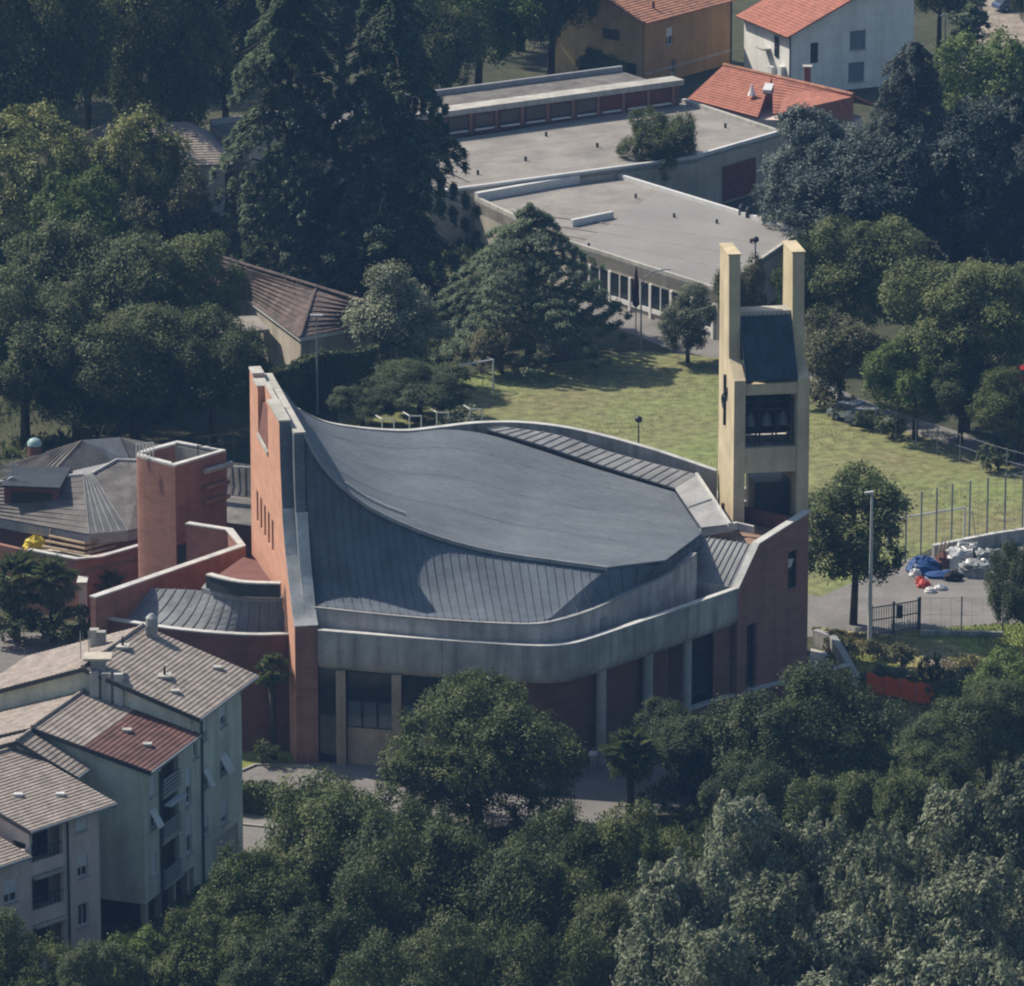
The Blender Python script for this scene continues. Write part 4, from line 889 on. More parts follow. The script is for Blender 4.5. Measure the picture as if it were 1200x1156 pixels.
# rear wing, higher
z2 = 5.0
ga_, gb_, gc_, gd_ = P(505, 225, z2), P(818, 183, z2), P(915, 155, z2), P(803, 118, z2); ge_ = P(505, 165, z2)
q = MB(); q.prism([p[:2] for p in (ga_, gb_, gc_, gd_, ge_)], 0, z2 - .3); q.build('wall', 'plaster_cream', sc)
q = MB(); q.prism([p[:2] for p in (ga_, gb_, gc_, gd_, ge_)], z2 - .29, z2 - .2); q.build('flat_roof', 'flat_roof', sc)
lip([gb_, gc_], .35, .55, 'metal_white'); lip([gc_, gd_], .4, .55, 'concrete_light', dz=.2); lip([ga_, gb_], .35, .6, 'metal_white', dz=.0)
# clerestory spine with red panels
h0, h1 = P(400, 176, z2), P(798, 122, z2); e = h1 - h0; L3 = e.length; fr3 = Fr(h0[:2], (e / L3)[:2])
zt3 = PY(798, 94, h1.y).z
fr3.box(0, L3, .3, 1.4, z2 - .2, zt3 - .5, 'clerestory_wall', 'brick_dark', sc)
k = 0; s = L3 - .6
while s > 2:
    fr3.box(s - 2.35, s - .35, .22, .3, z2 + .25, zt3 - .75, 'red_panel' if k < 3 else 'window', 'red_panel' if k < 3 else 'glass', sc); fr3.box(s - .3, s - .02, .1, .3, z2 - .1, zt3 - .55, 'fin', 'brick', sc); fr3.box(s - 2.35, s - .35, .16, .3, z2 + .05, z2 + .2, 'sill', 'plaster_white', sc); s -= 2.7; k += 1
fr3.box(-.1, L3 + .3, -.05, 1.9, zt3 - .5, zt3, 'roof_beam', 'concrete_light', sc)
fr3.box(-8, L3 - .5, 1.9, 9, 0, zt3 - .9, 'wall', 'plaster_cream', sc); fr3.box(-8, L3 - .5, 1.9, 9, zt3 - .895, zt3 - .8, 'flat_roof', 'tile_grey', sc); fr3.box(-8, L3 - .5, 9.002, 9.4, 0, zt3 - .3, 'parapet', 'metal_grey', sc)
for k in range(1, 8, 2):
    a, b = ga_.lerp(ge_, k / 8), gb_.lerp(gd_, k / 8); q = MB(); a = a.lerp(b, .03); b = a.lerp(b, .96); a.z = b.z = z2 - .19; q.ribbon([a, b], .25, .05); q.build('membrane_lap', 'flat_roof', sc)
for u, v in ((560, 205), (616, 189), (700, 173), (745, 150), (640, 160), (850, 150)):
    b = P(u, v, z2 - .2); q = MB(); q.tube([b, b + V((0, 0, .4))], .12, 8); q.build('roof_outlet', 'dark_metal', sc)
# red doors in the court between the wings
cf = Fr(P(845, 205)[:2], (P(905, 230) - P(845, 205))[:2])
q = MB(); a, b = gb_.lerp(gc_, .3), gb_.lerp(gc_, .7); q.slab([V((a.x, a.y - .08, .2)), V((b.x, b.y - .08, .2)), V((b.x, b.y - .08, 3.4)), V((a.x, a.y - .08, 3.4))], (0, -.05, 0)); q.build('red_panel', 'red_panel', sc)
for k, (u, v) in enumerate(((869, 252), (877, 255))):
    b = P(u, v, z1 - .2); q = MB(); q.tube([b, b + V((0, 0, .7)), b + V((0, 0, .95))], [.28, .26, .1], 10); q.build('roof_cowl', 'dark_metal', sc)

# ------------------------------------------------------------------ bungalow with old tiles
bw = root('bungalow', P(350, 430), 'low bungalow with mottled dark brown tiled roof behind the trees', 'house')
r0, r1 = P(236, 290, 7.2), P(432, 352, 6.6); zc = 4.2
e0, e1, e2, e3 = P(230, 352, zc), P(290, 350, zc), P(352, 396, zc), P(432, 381, zc)
m0, m1 = P(287, 314, 6.8), P(370, 340, 6.6)
courses(e1, e2, m1, m0, .45, 'roof_slope', 'tile_old', bw, lift=.055)
courses(e2, e3, P(424, 356, 6.3), m1, .45, 'roof_slope', 'tile_old', bw, lift=.055)
courses(e0, e1, m0, P(236, 296, 6.9), .45, 'roof_slope', 'tile_old', bw, lift=.055)
rg = [P(236, 296, 6.9), m0, m1, P(424, 356, 6.3)]
for i in range(3):
    q = MB(); q.slab([rg[i], rg[i + 1], rg[i + 1] + V((1.2, 3.2, -3.0)), rg[i] + V((1.2, 3.2, -3.0))], (0, 0, -.15)); q.build('roof_slope', 'tile_old', bw)
for a, b in ((P(236, 295, 6.95), P(428, 354, 6.5)), (m0, e1), (m1, e2)):
    q = MB(); q.tube([a + V((0, 0, .05)), b + V((0, 0, .05))], .14, 6); q.build('ridge_cap', 'tile_old', bw)
ob = lambda p, d=.6: (p.x, p.y + d)
q = MB(); q.prism([ob(e0), ob(e1), ob(e2), ob(e3), (rg[3].x + 1, rg[3].y + 2.6), (rg[0].x + 1, rg[0].y + 2.6)], 0, 3.9); q.build('wall', 'plaster_cream', bw)
q = MB(); q.ribbon([e1 + V((0, -.05, 0)), e2 + V((0, -.05, 0)), e3 + V((0, -.05, 0))], .12, .3); q.build('gutter', 'metal_white', bw)
q = MB(); a, b, c, d = P(240, 392, 3.4), P(316, 386, 3.4), P(300, 370, 3.4), P(240, 372, 3.4); q.slab([a, b, c, d], (0, 0, -.25)); q.build('porch_roof', 'flat_roof', bw)
for u, v in ((318, 402), (331, 405), (340, 408)):
    b = P(u, v + 10); q = MB(); q.box((b.x, b.y, 1.6), (.9, .12, 1.7)); w = q.build('window', 'glass_pale', bw)
    q = MB(); q.box((b.x, b.y - .08, .72), (1.0, .12, .08)); q.build('sill', 'plaster_white', w)

# house behind the yellow trees
hb = root('house', P(150, 262), 'old house with brown hipped roof half hidden by yellow-green trees', 'house')
fh = Fr(P(90, 262)[:2], (1, .12)); zz = HT(150, 262, 196); zq = HT(150, 250, 150)
fh.box(0, 13, 0, 10, 0, zz, 'wall', 'plaster_cream', hb)
courses(fh(-.6, -.6, zz), fh(13.6, -.6, zz), fh(10, 5, zq), fh(3, 5, zq), .4, 'roof_slope', 'tile_brown', hb, lift=.055)
courses(fh(13.6, -.6, zz), fh(13.6, 10.6, zz), fh(10, 5, zq), fh(10, 5, zq), .4, 'roof_slope', 'tile_brown', hb, lift=.055)
courses(fh(-.6, 10.6, zz), fh(-.6, -.6, zz), fh(3, 5, zq), fh(3, 5, zq), .4, 'roof_slope', 'tile_brown', hb, lift=.055)
q = MB(); b = fh(3.0, 1.4, zz + .2); q.box((b.x, b.y, zz + 1.0), (.9, .8, 2.6)); q.build('chimney', 'plaster_white', hb)
for s in (2, 6, 10): fh.window(s, s + 1.0, zz - 2.4, zz - 1.0, hb, 0, .5)

# ------------------------------------------------------------------ houses at the top
oh = root('house', P(755, 108), 'orange two-storey house with weathered tiled roof', 'house')
fo = Fr(P(755, 103)[:2], (P(866, 72) - P(755, 103))[:2]); Lo = 14.2
zo = PY(755, 26, P(755, 103).y).z
fo.wall(0, Lo, .01, zo, 0, .3, [(3.5, 4.5, zo - 2.9, zo - 1.2), (4.2, 5.0, .6, 2.0)], 'plaster_orange', oh); fo.box(.31, Lo, .302, 11, .01, zo - .1, 'core', 'plaster_orange', oh)
fo.box(0.002, .3, .302, 11, .01, zo, 'wall', 'plaster_yellow', oh)
fo.window(3.5, 4.5, zo - 2.9, zo - 1.2, oh, 0, .5, 'metal_white'); fo.window(4.2, 5.0, .6, 2.0, oh, 0, 0)
fo.box(-.02, Lo, -.05, -.003, zo - 5.2, zo - 5.0, 'string_course', 'plaster_cream', oh)
fo.box(-.06, .0, 3.0, 5.0, zo - 2.2, zo - 1.2, 'window', 'glass', oh); fo.box(-.06, 0, 1.0, 3.0, .8, 2.2, 'window', 'glass', oh)
courses(fo(-.6, -.6, zo), fo(Lo + .3, -.6, zo), fo(Lo + .3, 5.5, zo + 2.3), fo(-.6, 5.5, zo + 2.3), .4, 'roof_slope', 'tile_orange', oh, lift=.055)
courses(fo(-.6, 11.6, zo), fo(Lo + .3, 11.6, zo), fo(Lo + .3, 5.5, zo + 2.3), fo(-.6, 5.5, zo + 2.3), .4, 'roof_slope', 'tile_orange', oh, lift=.055)
q = MB(); q.slab([fo(.05, .1, zo - .1), fo(.05, 11, zo - .1), fo(.05, 5.5, zo + 2.2)], fo.e * .25); q.build('gable', 'plaster_yellow', oh)
q = MB(); b = fo(3.0, 1.2, zo + .6); q.tube([b, b + V((0, 0, .8))], .15, 6); q.build('vent_pipe', 'brick_dark', oh)
q = MB(); q.tube([fo(Lo - .2, -.1, 0), fo(Lo - .2, -.1, zo)], .08, 6); q.build('downpipe', 'dark_metal', oh)

wh = root('house', P(926, 112), 'white rendered house with red tiled roof and grey-blue shutters', 'house')
w0p = P(926, 112); fw = Fr(w0p[:2], (.91, .41)); zw = PY(926, 41, w0p.y).z; Lw = 13.2
hz = [(2.1, 2.95, 2.9, 4.5 + .4), (6.3, 8.0, zw - 2.35 + .3, zw - .3 + .1), (6.2, 7.9, .7, 2.6)]
fw.wall(0, Lw, .01, zw, 0, .3, hz, 'plaster_white', wh)
fw.box(2.1, 2.95, .12, .2, 2.9, 4.9, 'door', 'glass', wh)
for h in hz[1:]: fw.window(*h, wh, 0, 1.0, 'shutter_blue')
q = MB(); q.slab([fw(0, .002, zw - .02), fw(Lw, .002, zw - .02), fw(Lw, .002, zw + 4.6), fw(Lw * .85, .002, zw + 5.0)], fw.n * .3); q.build('gable', 'plaster_white', wh)
fw.box(0.002, .3, .302, 10, .01, zw, 'wall', 'plaster_white', wh); fw.box(.31, Lw, .31, 10, .01, zw - .05, 'core', 'plaster_white', wh)
courses(fw(-.7, -.6, zw - .1), fw(-.7, 10.5, zw - .1), fw(Lw * .85, 10.5, zw + 5.3), fw(Lw * .85, -.6, zw + 5.3), .4, 'roof_slope', 'tile_red', wh, lift=.055)
courses(fw(Lw + .5, -.6, zw + 4.6), fw(Lw + .5, 10.5, zw + 4.6), fw(Lw * .85, 10.5, zw + 5.3), fw(Lw * .85, -.6, zw + 5.3), .4, 'roof_slope', 'tile_red', wh, lift=.055)
fw.box(-.1, -.0, 2.5, 3.3, 3.2, 5.2, 'window', 'glass', wh)
q = MB(); q.slab([fw(-.9, 4.2, 3.6), fw(-.01, 4.2, 3.6), fw(-.01, 5.6, 3.6), fw(-.9, 5.6, 3.6)], (0, 0, .15)); q.build('balcony', 'concrete_light', wh)
fw.box(-.5, -.02, 1.0, 1.8, 1.6, 2.6, 'air_conditioner', 'metal_white', wh); fw.box(-.5, -.02, 3.0, 3.8, 1.0, 2.2, 'air_conditioner', 'metal_white', wh)
q = MB(); q.tube([fw(-.1, -.05, 0), fw(-.1, -.05, zw)], .08, 6); q.build('downpipe', 'dark_metal', wh)

rh = root('outbuilding', P(880, 160), 'low outbuilding with bright red tiled roof and skylight', 'outbuilding')
a, b, c, d = P(806, 116, 4), P(888, 138, 4), P(1000, 112, 6.3), P(848, 77, 6.3)
a2, b2 = P(905, 125, 4.6), P(1000, 142, 4)
courses(a, b, c.lerp(d, .62), d, .4, 'roof_slope', 'tile_red', rh, lift=.055)
courses(b.lerp(c, .16), a2.lerp(b2, 1.), c, c.lerp(d, .62), .4, 'roof_slope', 'tile_red', rh, lift=.055)
courses(P(900, 100, 4), P(1030, 125, 4), c, d, .4, 'roof_slope', 'tile_red', rh, lift=.055)
q = MB(); q.tube([d + V((0, 0, .1)), c + V((0, 0, .1))], .16, 6); q.build('ridge_cap', 'tile_orange', rh)
q = MB(); q.prism([(a.x + .4, a.y + .4), (b.x, b.y + .6), (b2.x, b2.y + .6), (c.x + 1, c.y + 3), (d.x + 2, d.y + 4)], 0, 3.7); q.build('wall', 'plaster_pink', rh)
sk = P(897, 106, 5.5); q = MB(); q.hexa([sk + V(v) for v in ((-.3, -.7, -.1), (.5, -.9, -.1), (.8, .7, .2), (0, .9, .2), (-.3, -.7, .2), (.5, -.9, .2), (.8, .7, .5), (0, .9, .5))]); q.build('skylight', 'metal_white', rh)
b = P(881, 112, 5.2); q = MB(); q.tube([b, b + V((0, 0, .5)), b + V((0, 0, 1.0))], [.4, .2, .06], 8); q.build('roof_vent', 'plaster_white', rh)
b = P(946, 100, 5.6); q = MB(); q.box((b.x, b.y, b.z + .5), (.6, .6, 2.4)); c_h = q.build('chimney', 'brick_dark', rh); q = MB(); q.box((b.x, b.y, b.z + 1.76), (.85, .85, .12)); q.build('chimney_cap', 'concrete_light', c_h)
# ------------------------------------------------------------------ foliage
def leafmat(name, c1, c2, c3, trans=.25):
    m = bpy.data.materials.new(name); m.use_nodes = True; nt = m.node_tree; N, L = nt.nodes, nt.links
    b = N['Principled BSDF']; b.inputs['Roughness'].default_value = .6; b.inputs['Specular IOR Level'].default_value = .25
    ge = N.new('ShaderNodeNewGeometry'); oi = N.new('ShaderNodeObjectInfo'); tc = N.new('ShaderNodeTexCoord')
    ns = N.new('ShaderNodeTexNoise'); ns.inputs['Scale'].default_value = .55; ns.inputs['Detail'].default_value = 3; L.new(tc.outputs['Object'], ns.inputs['Vector'])
    rp = N.new('ShaderNodeValToRGB'); e = rp.color_ramp.elements; e[0].color = (*c1, 1); e[1].color = (*c3, 1); e[0].position = .15; e[1].position = .9
    k = rp.color_ramp.elements.new(.5); k.color = (*c2, 1)
    a = N.new('ShaderNodeMath'); a.operation = 'MULTIPLY_ADD'; a.inputs[1].default_value = .55; L.new(ge.outputs['Random Per Island'], a.inputs[0])
    s = N.new('ShaderNodeMath'); s.operation = 'MULTIPLY_ADD'; s.inputs[1].default_value = 1.2; s.inputs[2].default_value = -.52; L.new(ns.outputs[0], s.inputs[0])
    L.new(s.outputs[0], a.inputs[2])
    a2 = N.new('ShaderNodeMath'); a2.operation = 'MULTIPLY_ADD'; a2.inputs[1].default_value = .42; L.new(oi.outputs['Random'], a2.inputs[0]); L.new(a.outputs[0], a2.inputs[2])
    L.new(a2.outputs[0], rp.inputs[0]); L.new(rp.outputs[0], b.inputs['Base Color'])
    t = N.new('ShaderNodeBsdfTranslucent'); L.new(rp.outputs[0], t.inputs[0]); mx = N.new('ShaderNodeMixShader'); mx.inputs[0].default_value = trans
    L.new(b.outputs[0], mx.inputs[1]); L.new(t.outputs[0], mx.inputs[2]); L.new(mx.outputs[0], N['Material Output'].inputs[0])
    MT[name] = m
leafmat('leaf_dark', (.026, .044, .018), (.054, .082, .029), (.115, .140, .052))
leafmat('leaf_mid', (.034, .056, .018), (.076, .108, .034), (.155, .180, .060))
leafmat('leaf_yellow', (.080, .105, .030), (.165, .190, .058), (.29, .30, .105))
leafmat('leaf_silver', (.070, .090, .050), (.150, .178, .108), (.30, .33, .225))
leafmat('leaf_cedar', (.042, .076, .044), (.095, .145, .080), (.175, .225, .13), .3)
leafmat('leaf_blue', (.036, .058, .050), (.072, .102, .090), (.125, .160, .142), .15)
leafmat('leaf_bright', (.055, .095, .022), (.105, .16, .036), (.17, .23, .062))
leafmat('leaf_brown', (.060, .075, .032), (.108, .115, .055), (.165, .16, .085))
leafmat('leaf_palm', (.06, .09, .032), (.125, .16, .06), (.25, .27, .125))

def leaf_mesh(name, C, N_, S, asp, mname, rng, T=None):
    n = len(C); N_ = N_ / (np.linalg.norm(N_, axis=1, keepdims=True) + 1e-9)
    if T is None: T = rng.normal(size=(n, 3))
    T = T - N_ * np.sum(T * N_, axis=1, keepdims=True); T /= (np.linalg.norm(T, axis=1, keepdims=True) + 1e-9)
    B = np.cross(N_, T); S = S[:, None]
    fold = N_ * S * .25
    vs = np.empty((n, 4, 3), dtype=np.float32)
    vs[:, 0] = C - T * S - fold; vs[:, 1] = C + B * S * asp; vs[:, 2] = C + T * S - fold; vs[:, 3] = C - B * S * asp
    me = bpy.data.meshes.new(name); me.vertices.add(4 * n); me.loops.add(4 * n); me.polygons.add(n)
    me.vertices.foreach_set('co', vs.ravel()); me.loops.foreach_set('vertex_index', np.arange(4 * n, dtype=np.int32))
    me.polygons.foreach_set('loop_start', np.arange(0, 4 * n, 4, dtype=np.int32)); me.polygons.foreach_set('loop_total', np.full(n, 4, dtype=np.int32))
    me.update(); me.validate(); me.materials.append(MT[mname]); return me
def unit(rng, n):
    v = rng.normal(size=(n, 3)); return v / np.linalg.norm(v, axis=1, keepdims=True)
def pts_lobes(rng, R_, H_, z0, K, n, lr=(.3, .46), sig=.3, low=-.55, top=1.0, per=13):
    'clumps of leaves over the outside of many lobes that fill an ellipsoid crown'
    cen = []; rad = []
    for k in range(K):
        d = unit(rng, 1)[0]; r = rng.uniform(.45, .82) if k else 0
        taper = 1 - (1 - top) * max(0, d[2])
        cen.append([d[0] * r * R_ * taper, d[1] * r * R_ * taper, z0 + H_ / 2 + d[2] * r * H_ / 2]); rad.append(rng.uniform(*lr) * R_ * (1.35 if k == 0 else 1))
    cen = np.array(cen); rad = np.array(rad)
    c2, r2 = [cen], [rad * .86]          # second generation: small boughs standing out of every lobe
    for k in range(K):
        m_ = int(rng.integers(7, 12)); dd = unit(rng, m_); dd[:, 2] = np.abs(dd[:, 2]) * .9 - .15 * rng.uniform(0, 1, m_)
        rr_ = rad[k] * rng.uniform(.26, .55, m_); c2.append(cen[k] + dd * (rad[k] * rng.uniform(.7, 1.02, m_))[:, None]); r2.append(rr_)
    cen = np.concatenate(c2); rad = np.concatenate(r2); K = len(rad); w = rad ** 2 / np.sum(rad ** 2)
    nc = int(n / per * 1.6); idx = rng.choice(K, nc, p=w); d = unit(rng, nc)
    d = d[(d[:, 2] > low)]; idx = idx[:len(d)]; vz = min(1.0, H_ / (2 * R_)) ** .5
    p = cen[idx] + d * rad[idx, None] * np.array([1, 1, vz]) * (rng.uniform(.82, 1.08, len(d)) + (rng.uniform(0, 1, len(d)) > .93) * rng.uniform(.05, .45, len(d)))[:, None]
    keep = np.ones(len(p), bool)
    for k in range(K):
        q = (p - cen[k]) / np.array([1, 1, vz]); keep &= ~((np.linalg.norm(q, axis=1) < rad[k] * .78) & (idx != k))
    p, d = p[keep], d[keep]; m = max(1, n // per)
    sel = rng.choice(len(p), m, replace=len(p) < m); p, d = p[sel], d[sel]
    dens = rng.integers(per - 7, per + 8, m); P_ = np.repeat(p, dens, 0); D_ = np.repeat(d, dens, 0)
    off = rng.normal(size=P_.shape) * sig; off -= D_ * np.sum(off * D_, axis=1, keepdims=True) * .45
    return P_ + off, D_
def trunk_mb(h, r, R_, rng, limbs=6, z0=.35):
    q = MB(); jt = lambda s: V((rng.normal() * s, rng.normal() * s, 0))
    q.tube([(0, 0, 0), V((0, 0, h * .3)) + jt(.1), V((0, 0, h * .6)) + jt(.2), V((0, 0, h * .88)) + jt(.25)], [r * 1.25, r, r * .65, r * .2], 9)
    for k in range(limbs):
        a = 2 * math.pi * k / limbs + rng.uniform(-.4, .4); zb_ = h * rng.uniform(z0, .65); e = V((math.cos(a), math.sin(a), 0))
        q.tube([(0, 0, zb_), V((0, 0, zb_ + h * .1)) + e * R_ * .35, V((0, 0, zb_ + h * .22)) + e * R_ * .75], [r * .5, r * .3, r * .1], 6)
    return q
PROTO = {}
def proto(kind, crown_me, tr, h, r, barkm='bark'):
    PROTO[kind] = (crown_me, tr, h, r, barkm)
def make_trunk_mesh(q, m):
    me = bpy.data.meshes.new('trunk'); me.from_pydata([tuple(v) for v in q.v], [], q.f); me.materials.append(MT[m]); me.shade_smooth(); return me
def broad(kind, seed, R_, Hc, z0, K, n, leaf, mname, top=1.0, sig=.3, lr=(.3, .46), up=.5, bark='bark', per=13, asp=.55):
    rng = np.random.default_rng(seed); C, D = pts_lobes(rng, R_, Hc, z0, K, n, lr, sig, top=top, per=per)
    N_ = D * .7 + unit(rng, len(C)) * .6 + np.array([-.15, .1, up + .25]); S = rng.uniform(.6, 1.25, len(C)) * leaf
    proto(kind, leaf_mesh(kind, C, N_, S, asp, mname, rng), make_trunk_mesh(trunk_mb(z0 + Hc * .8, R_ * .06, R_, rng), bark), z0 + Hc, R_)
for i in range(3):
    broad('dark%d' % i, 11 + i, 5.0, 8.2, 1.2, 24, 60000, .102, 'leaf_dark', sig=.3, lr=(.24, .42), per=24)
    broad('mid%d' % i, 21 + i, 4.4, 8.0, 1.6, 22, 50000, .102, 'leaf_mid', sig=.28, lr=(.24, .42), per=24)
broad('yellow0', 31, 4.6, 9.5, 2, 26, 32000, .14, 'leaf_yellow', top=.8, per=22); broad('yellow1', 32, 4.2, 9, 2, 22, 28000, .14, 'leaf_yellow', top=.8, per=22)
broad('bright0', 33, 4.2, 8, 1.5, 22, 28000, .135, 'leaf_bright', per=22); broad('brown0', 34, 3.2, 6.5, .8, 16, 16000, .125, 'leaf_brown', top=.7, per=20)
broad('linden', 35, 3.5, 9.6, 2.3, 26, 32000, .12, 'leaf_mid', top=.55, lr=(.22, .38), per=22); broad('dome', 36, 6.2, 9.6, -.6, 44, 84000, .10, 'leaf_mid', lr=(.18, .32), sig=.24, per=24)
broad('cone', 37, 3.2, 9.0, .8, 28, 24000, .12, 'leaf_silver', top=.35, per=20, lr=(.24, .4))
broad('shrub0', 38, 1.6, 2.2, .15, 14, 3600, .10, 'leaf_mid', sig=.12); broad('shrub1', 39, 1.7, 2.0, .12, 14, 3600, .10, 'leaf_dark', sig=.12)
broad('shrub2', 40, 1.6, 1.5, .1, 12, 2600, .11, 'leaf_silver', sig=.14); broad('shrub3', 41, 1.5, 2.0, .1, 12, 3000, .10, 'leaf_brown', sig=.13)
def spiky(kind, seed, R_, Hc, z0, n, leaf, mname, ns=46):
    'poplar-like crown: soft boughs that end in upright feathery shoots'
    rng = np.random.default_rng(seed); C1, D1 = pts_lobes(rng, R_, Hc * .95, z0, 16, int(n * .66), (.24, .42), .26, top=.85, per=18)
    T1 = D1 * .5 + np.array([0, 0, 1.0]) + rng.normal(size=C1.shape) * .5
    Cs, Ds, Ts = [C1], [D1], [T1]; m = int(ns * 2.4); per = int(n * .34 / m)
    top = C1[D1[:, 2] > .1]; sel = top[rng.choice(len(top), m)]
    for k in range(m):
        L = rng.uniform(.5, 1.25); lean = rng.normal(size=2) * .18; t = rng.uniform(0, 1, per); wdt = (.42 * (1 - t) ** .6 + .05) * rng.uniform(.7, 1.3)
        ang = rng.uniform(0, 2 * math.pi, per); d = np.stack([np.cos(ang), np.sin(ang), np.full(per, .45)], 1)
        p = sel[k] + np.stack([lean[0] * t * L, lean[1] * t * L, t * L - .3], 1) + d * (wdt * np.sqrt(rng.uniform(.2, 1, per)))[:, None]
        Cs.append(p); Ds.append(d); Ts.append(d * .6 + np.array([0, 0, 1.0]) + rng.normal(size=(per, 3)) * .35)
    C, D, T_ = np.concatenate(Cs), np.concatenate(Ds), np.concatenate(Ts)
    N_ = D + unit(rng, len(C)) * .7 + np.array([-.1, .1, .3]); S = rng.uniform(.6, 1.3, len(C)) * leaf
    proto(kind, leaf_mesh(kind, C, N_, S, .42, mname, rng, T_), make_trunk_mesh(trunk_mb(z0 + Hc * .75, .26, R_, rng), 'bark_pale'), z0 + Hc, R_)
spiky('poplar0', 51, 3.4, 11, 1.0, 34000, .125, 'leaf_silver'); spiky('poplar1', 52, 3.0, 10.5, 1.0, 30000, .125, 'leaf_silver', 38); spiky('poplar2', 53, 3.6, 9.5, .8, 34000, .125, 'leaf_silver', 54)
def cedar(kind, seed, Hc, R_, n_br, n, mname, droop=.45, flat=False, leaf=.2, p=1.0, z0=1.5):
    'tiers of branches with hanging sprays'
    rng = np.random.default_rng(seed); Cs, Ds, Ts = [], [], []; q = MB(); q.tube([(0, 0, 0), (0, 0, Hc * .5), (0, 0, Hc * .97)], [.5, .3, .05], 9)
    per = n // n_br
    for k in range(n_br):
        f = (k + rng.uniform(0, 1)) / n_br; z = z0 + (Hc - z0) * f; L = R_ * ((1 - f) ** p) * rng.uniform(.72, 1.08) + .35
        if flat: L = R_ * (1 - f ** 2.2) * rng.uniform(.7, 1.05) + .3
        a = k * 2.399 + rng.uniform(-.5, .5); e = np.array([math.cos(a), math.sin(a), 0]); sd = np.array([-e[1], e[0], 0])
        q.tube([(0, 0, z), tuple(np.array([0, 0, z + .12 * L]) + e * L * .45), tuple(np.array([0, 0, z - droop * .25 * L]) + e * L * .9)], [.12, .07, .02], 5)
        m = max(40, int(per * (.35 + 1.3 * L / R_))); t = rng.uniform(.05, 1, m) ** .7
        # sprays grouped in plumes along the branch
        g_ = np.round(t * 7) / 7; t2 = g_ * .7 + t * .3
        w_ = (.42 * L * np.sin(np.clip(t2, 0, 1) * 2.6 + .3)) * .62
        lat = rng.uniform(-1, 1, m); lat = np.sign(lat) * np.abs(lat) ** .8
        zc_ = z + .14 * L * np.sin(t2 * 3.0) - droop * L * t2 ** 2 - np.abs(lat) * w_ * (.5 if not flat else .18)
        hang = rng.uniform(0, 1, m) ** 2 * (.55 if not flat else .22)
        pnt = e * (t2 * L)[:, None] + sd * (lat * w_)[:, None]; pnt[:, 2] = zc_ - hang; pnt += rng.normal(size=(m, 3)) * .1
        Cs.append(pnt); d = e * .4 + sd * lat[:, None] * .35 + np.array([-.2, .1, 1.2]); Ds.append(d + rng.normal(size=(m, 3)) * .4)
        Ts.append(e * .5 + np.array([0, 0, -.75 if not flat else -.3]) + rng.normal(size=(m, 3)) * .35)
    C, D, T = np.concatenate(Cs), np.concatenate(Ds), np.concatenate(Ts); S = rng.uniform(.6, 1.3, len(C)) * leaf
    proto(kind, leaf_mesh(kind, C, D, S, .28, mname, rng, T), make_trunk_mesh(q, 'bark'), Hc, R_)
cedar('deodar0', 61, 26, 7.2, 78, 80000, 'leaf_cedar', leaf=.19, p=.62); cedar('deodar1', 62, 25, 7.4, 72, 80000, 'leaf_cedar', leaf=.19, p=.6)
cedar('flatcedar', 63, 12, 9.0, 52, 60000, 'leaf_cedar', .16, True, leaf=.15)
cedar('bluecedar0', 64, 15, 7.0, 80, 56000, 'leaf_blue', .2, False, leaf=.15, p=.5); cedar('bluecedar1', 65, 14, 6.6, 76, 50000, 'leaf_blue', .2, False, leaf=.15, p=.55)
broad('bluefluff', 66, 5.5, 11, 1.5, 32, 44000, .14, 'leaf_blue', top=.75, lr=(.2, .36), per=24)
broad('cypress', 67, 1.2, 9, .2, 22, 6000, .14, 'leaf_cedar', top=.35, lr=(.4, .6), sig=.15)

SEEN = {}
ROT = random.Random(5)
def plant(kind, name, u, vb, vt, wpx, label, cat='tree', group=None, rot=None):
    me, tr, h, r, bk = PROTO[kind]
    b = P(u, vb); H_ = PY(u, vt, b.y).z; ppm = F / math.sqrt((b.y - CY) ** 2 + CZ ** 2)
    sx = wpx / ppm / (2 * r); sz = H_ / h
    o = root(name, b, label, cat, group); o.rotation_euler.z = ROT.uniform(0, 6.28) if rot is None else rot
    o.scale = (sx, sx, sz)
    c = bpy.data.objects.new('crown', me); COL.objects.link(c); c.parent = o
    t = bpy.data.objects.new('trunk', tr); COL.objects.link(t); t.parent = o
    return o
T = plant
# --- background, top left
T('dark0', 'broadleaf_tree', 30, 250, -50, 190, 'dark green tree filling the corner behind the yellow-green trees')
T('dark1', 'broadleaf_tree', 105, 190, -40, 150, 'dark bluish tree behind the brown hipped roof')
T('mid0', 'broadleaf_tree', 190, 225, -60, 150, 'mid-green tree standing beside the tall drooping cedar')
T('dark2', 'broadleaf_tree', 265, 190, -70, 130, 'shaded dark tree between the mid-green tree and the drooping cedar')
T('dark1', 'broadleaf_tree', 20, 130, -60, 180, 'far dark tree at the edge of the wood')
T('dark0', 'broadleaf_tree', 150, 95, -90, 190, 'far dark tree beyond the hipped roof')
T('dark2', 'broadleaf_tree', 400, 120, -60, 150, 'dark tree seen between the two drooping cedars')
T('yellow0', 'broadleaf_tree', 48, 345, 125, 160, 'sunlit yellow-green tree before the brown hipped roof')
T('yellow1', 'broadleaf_tree', 172, 345, 128, 118, 'yellow-green tree with a bare chimney beside its crown')
T('brown0', 'broadleaf_tree', 200, 360, 200, 100, 'brownish green tree below the hipped roof')
T('bright0', 'broadleaf_tree', 100, 400, 205, 120, 'fresh green rounded tree before the yellow-green trees')
T('dark0', 'broadleaf_tree', 130, 470, 265, 190, 'dense dark tree before the parish house')
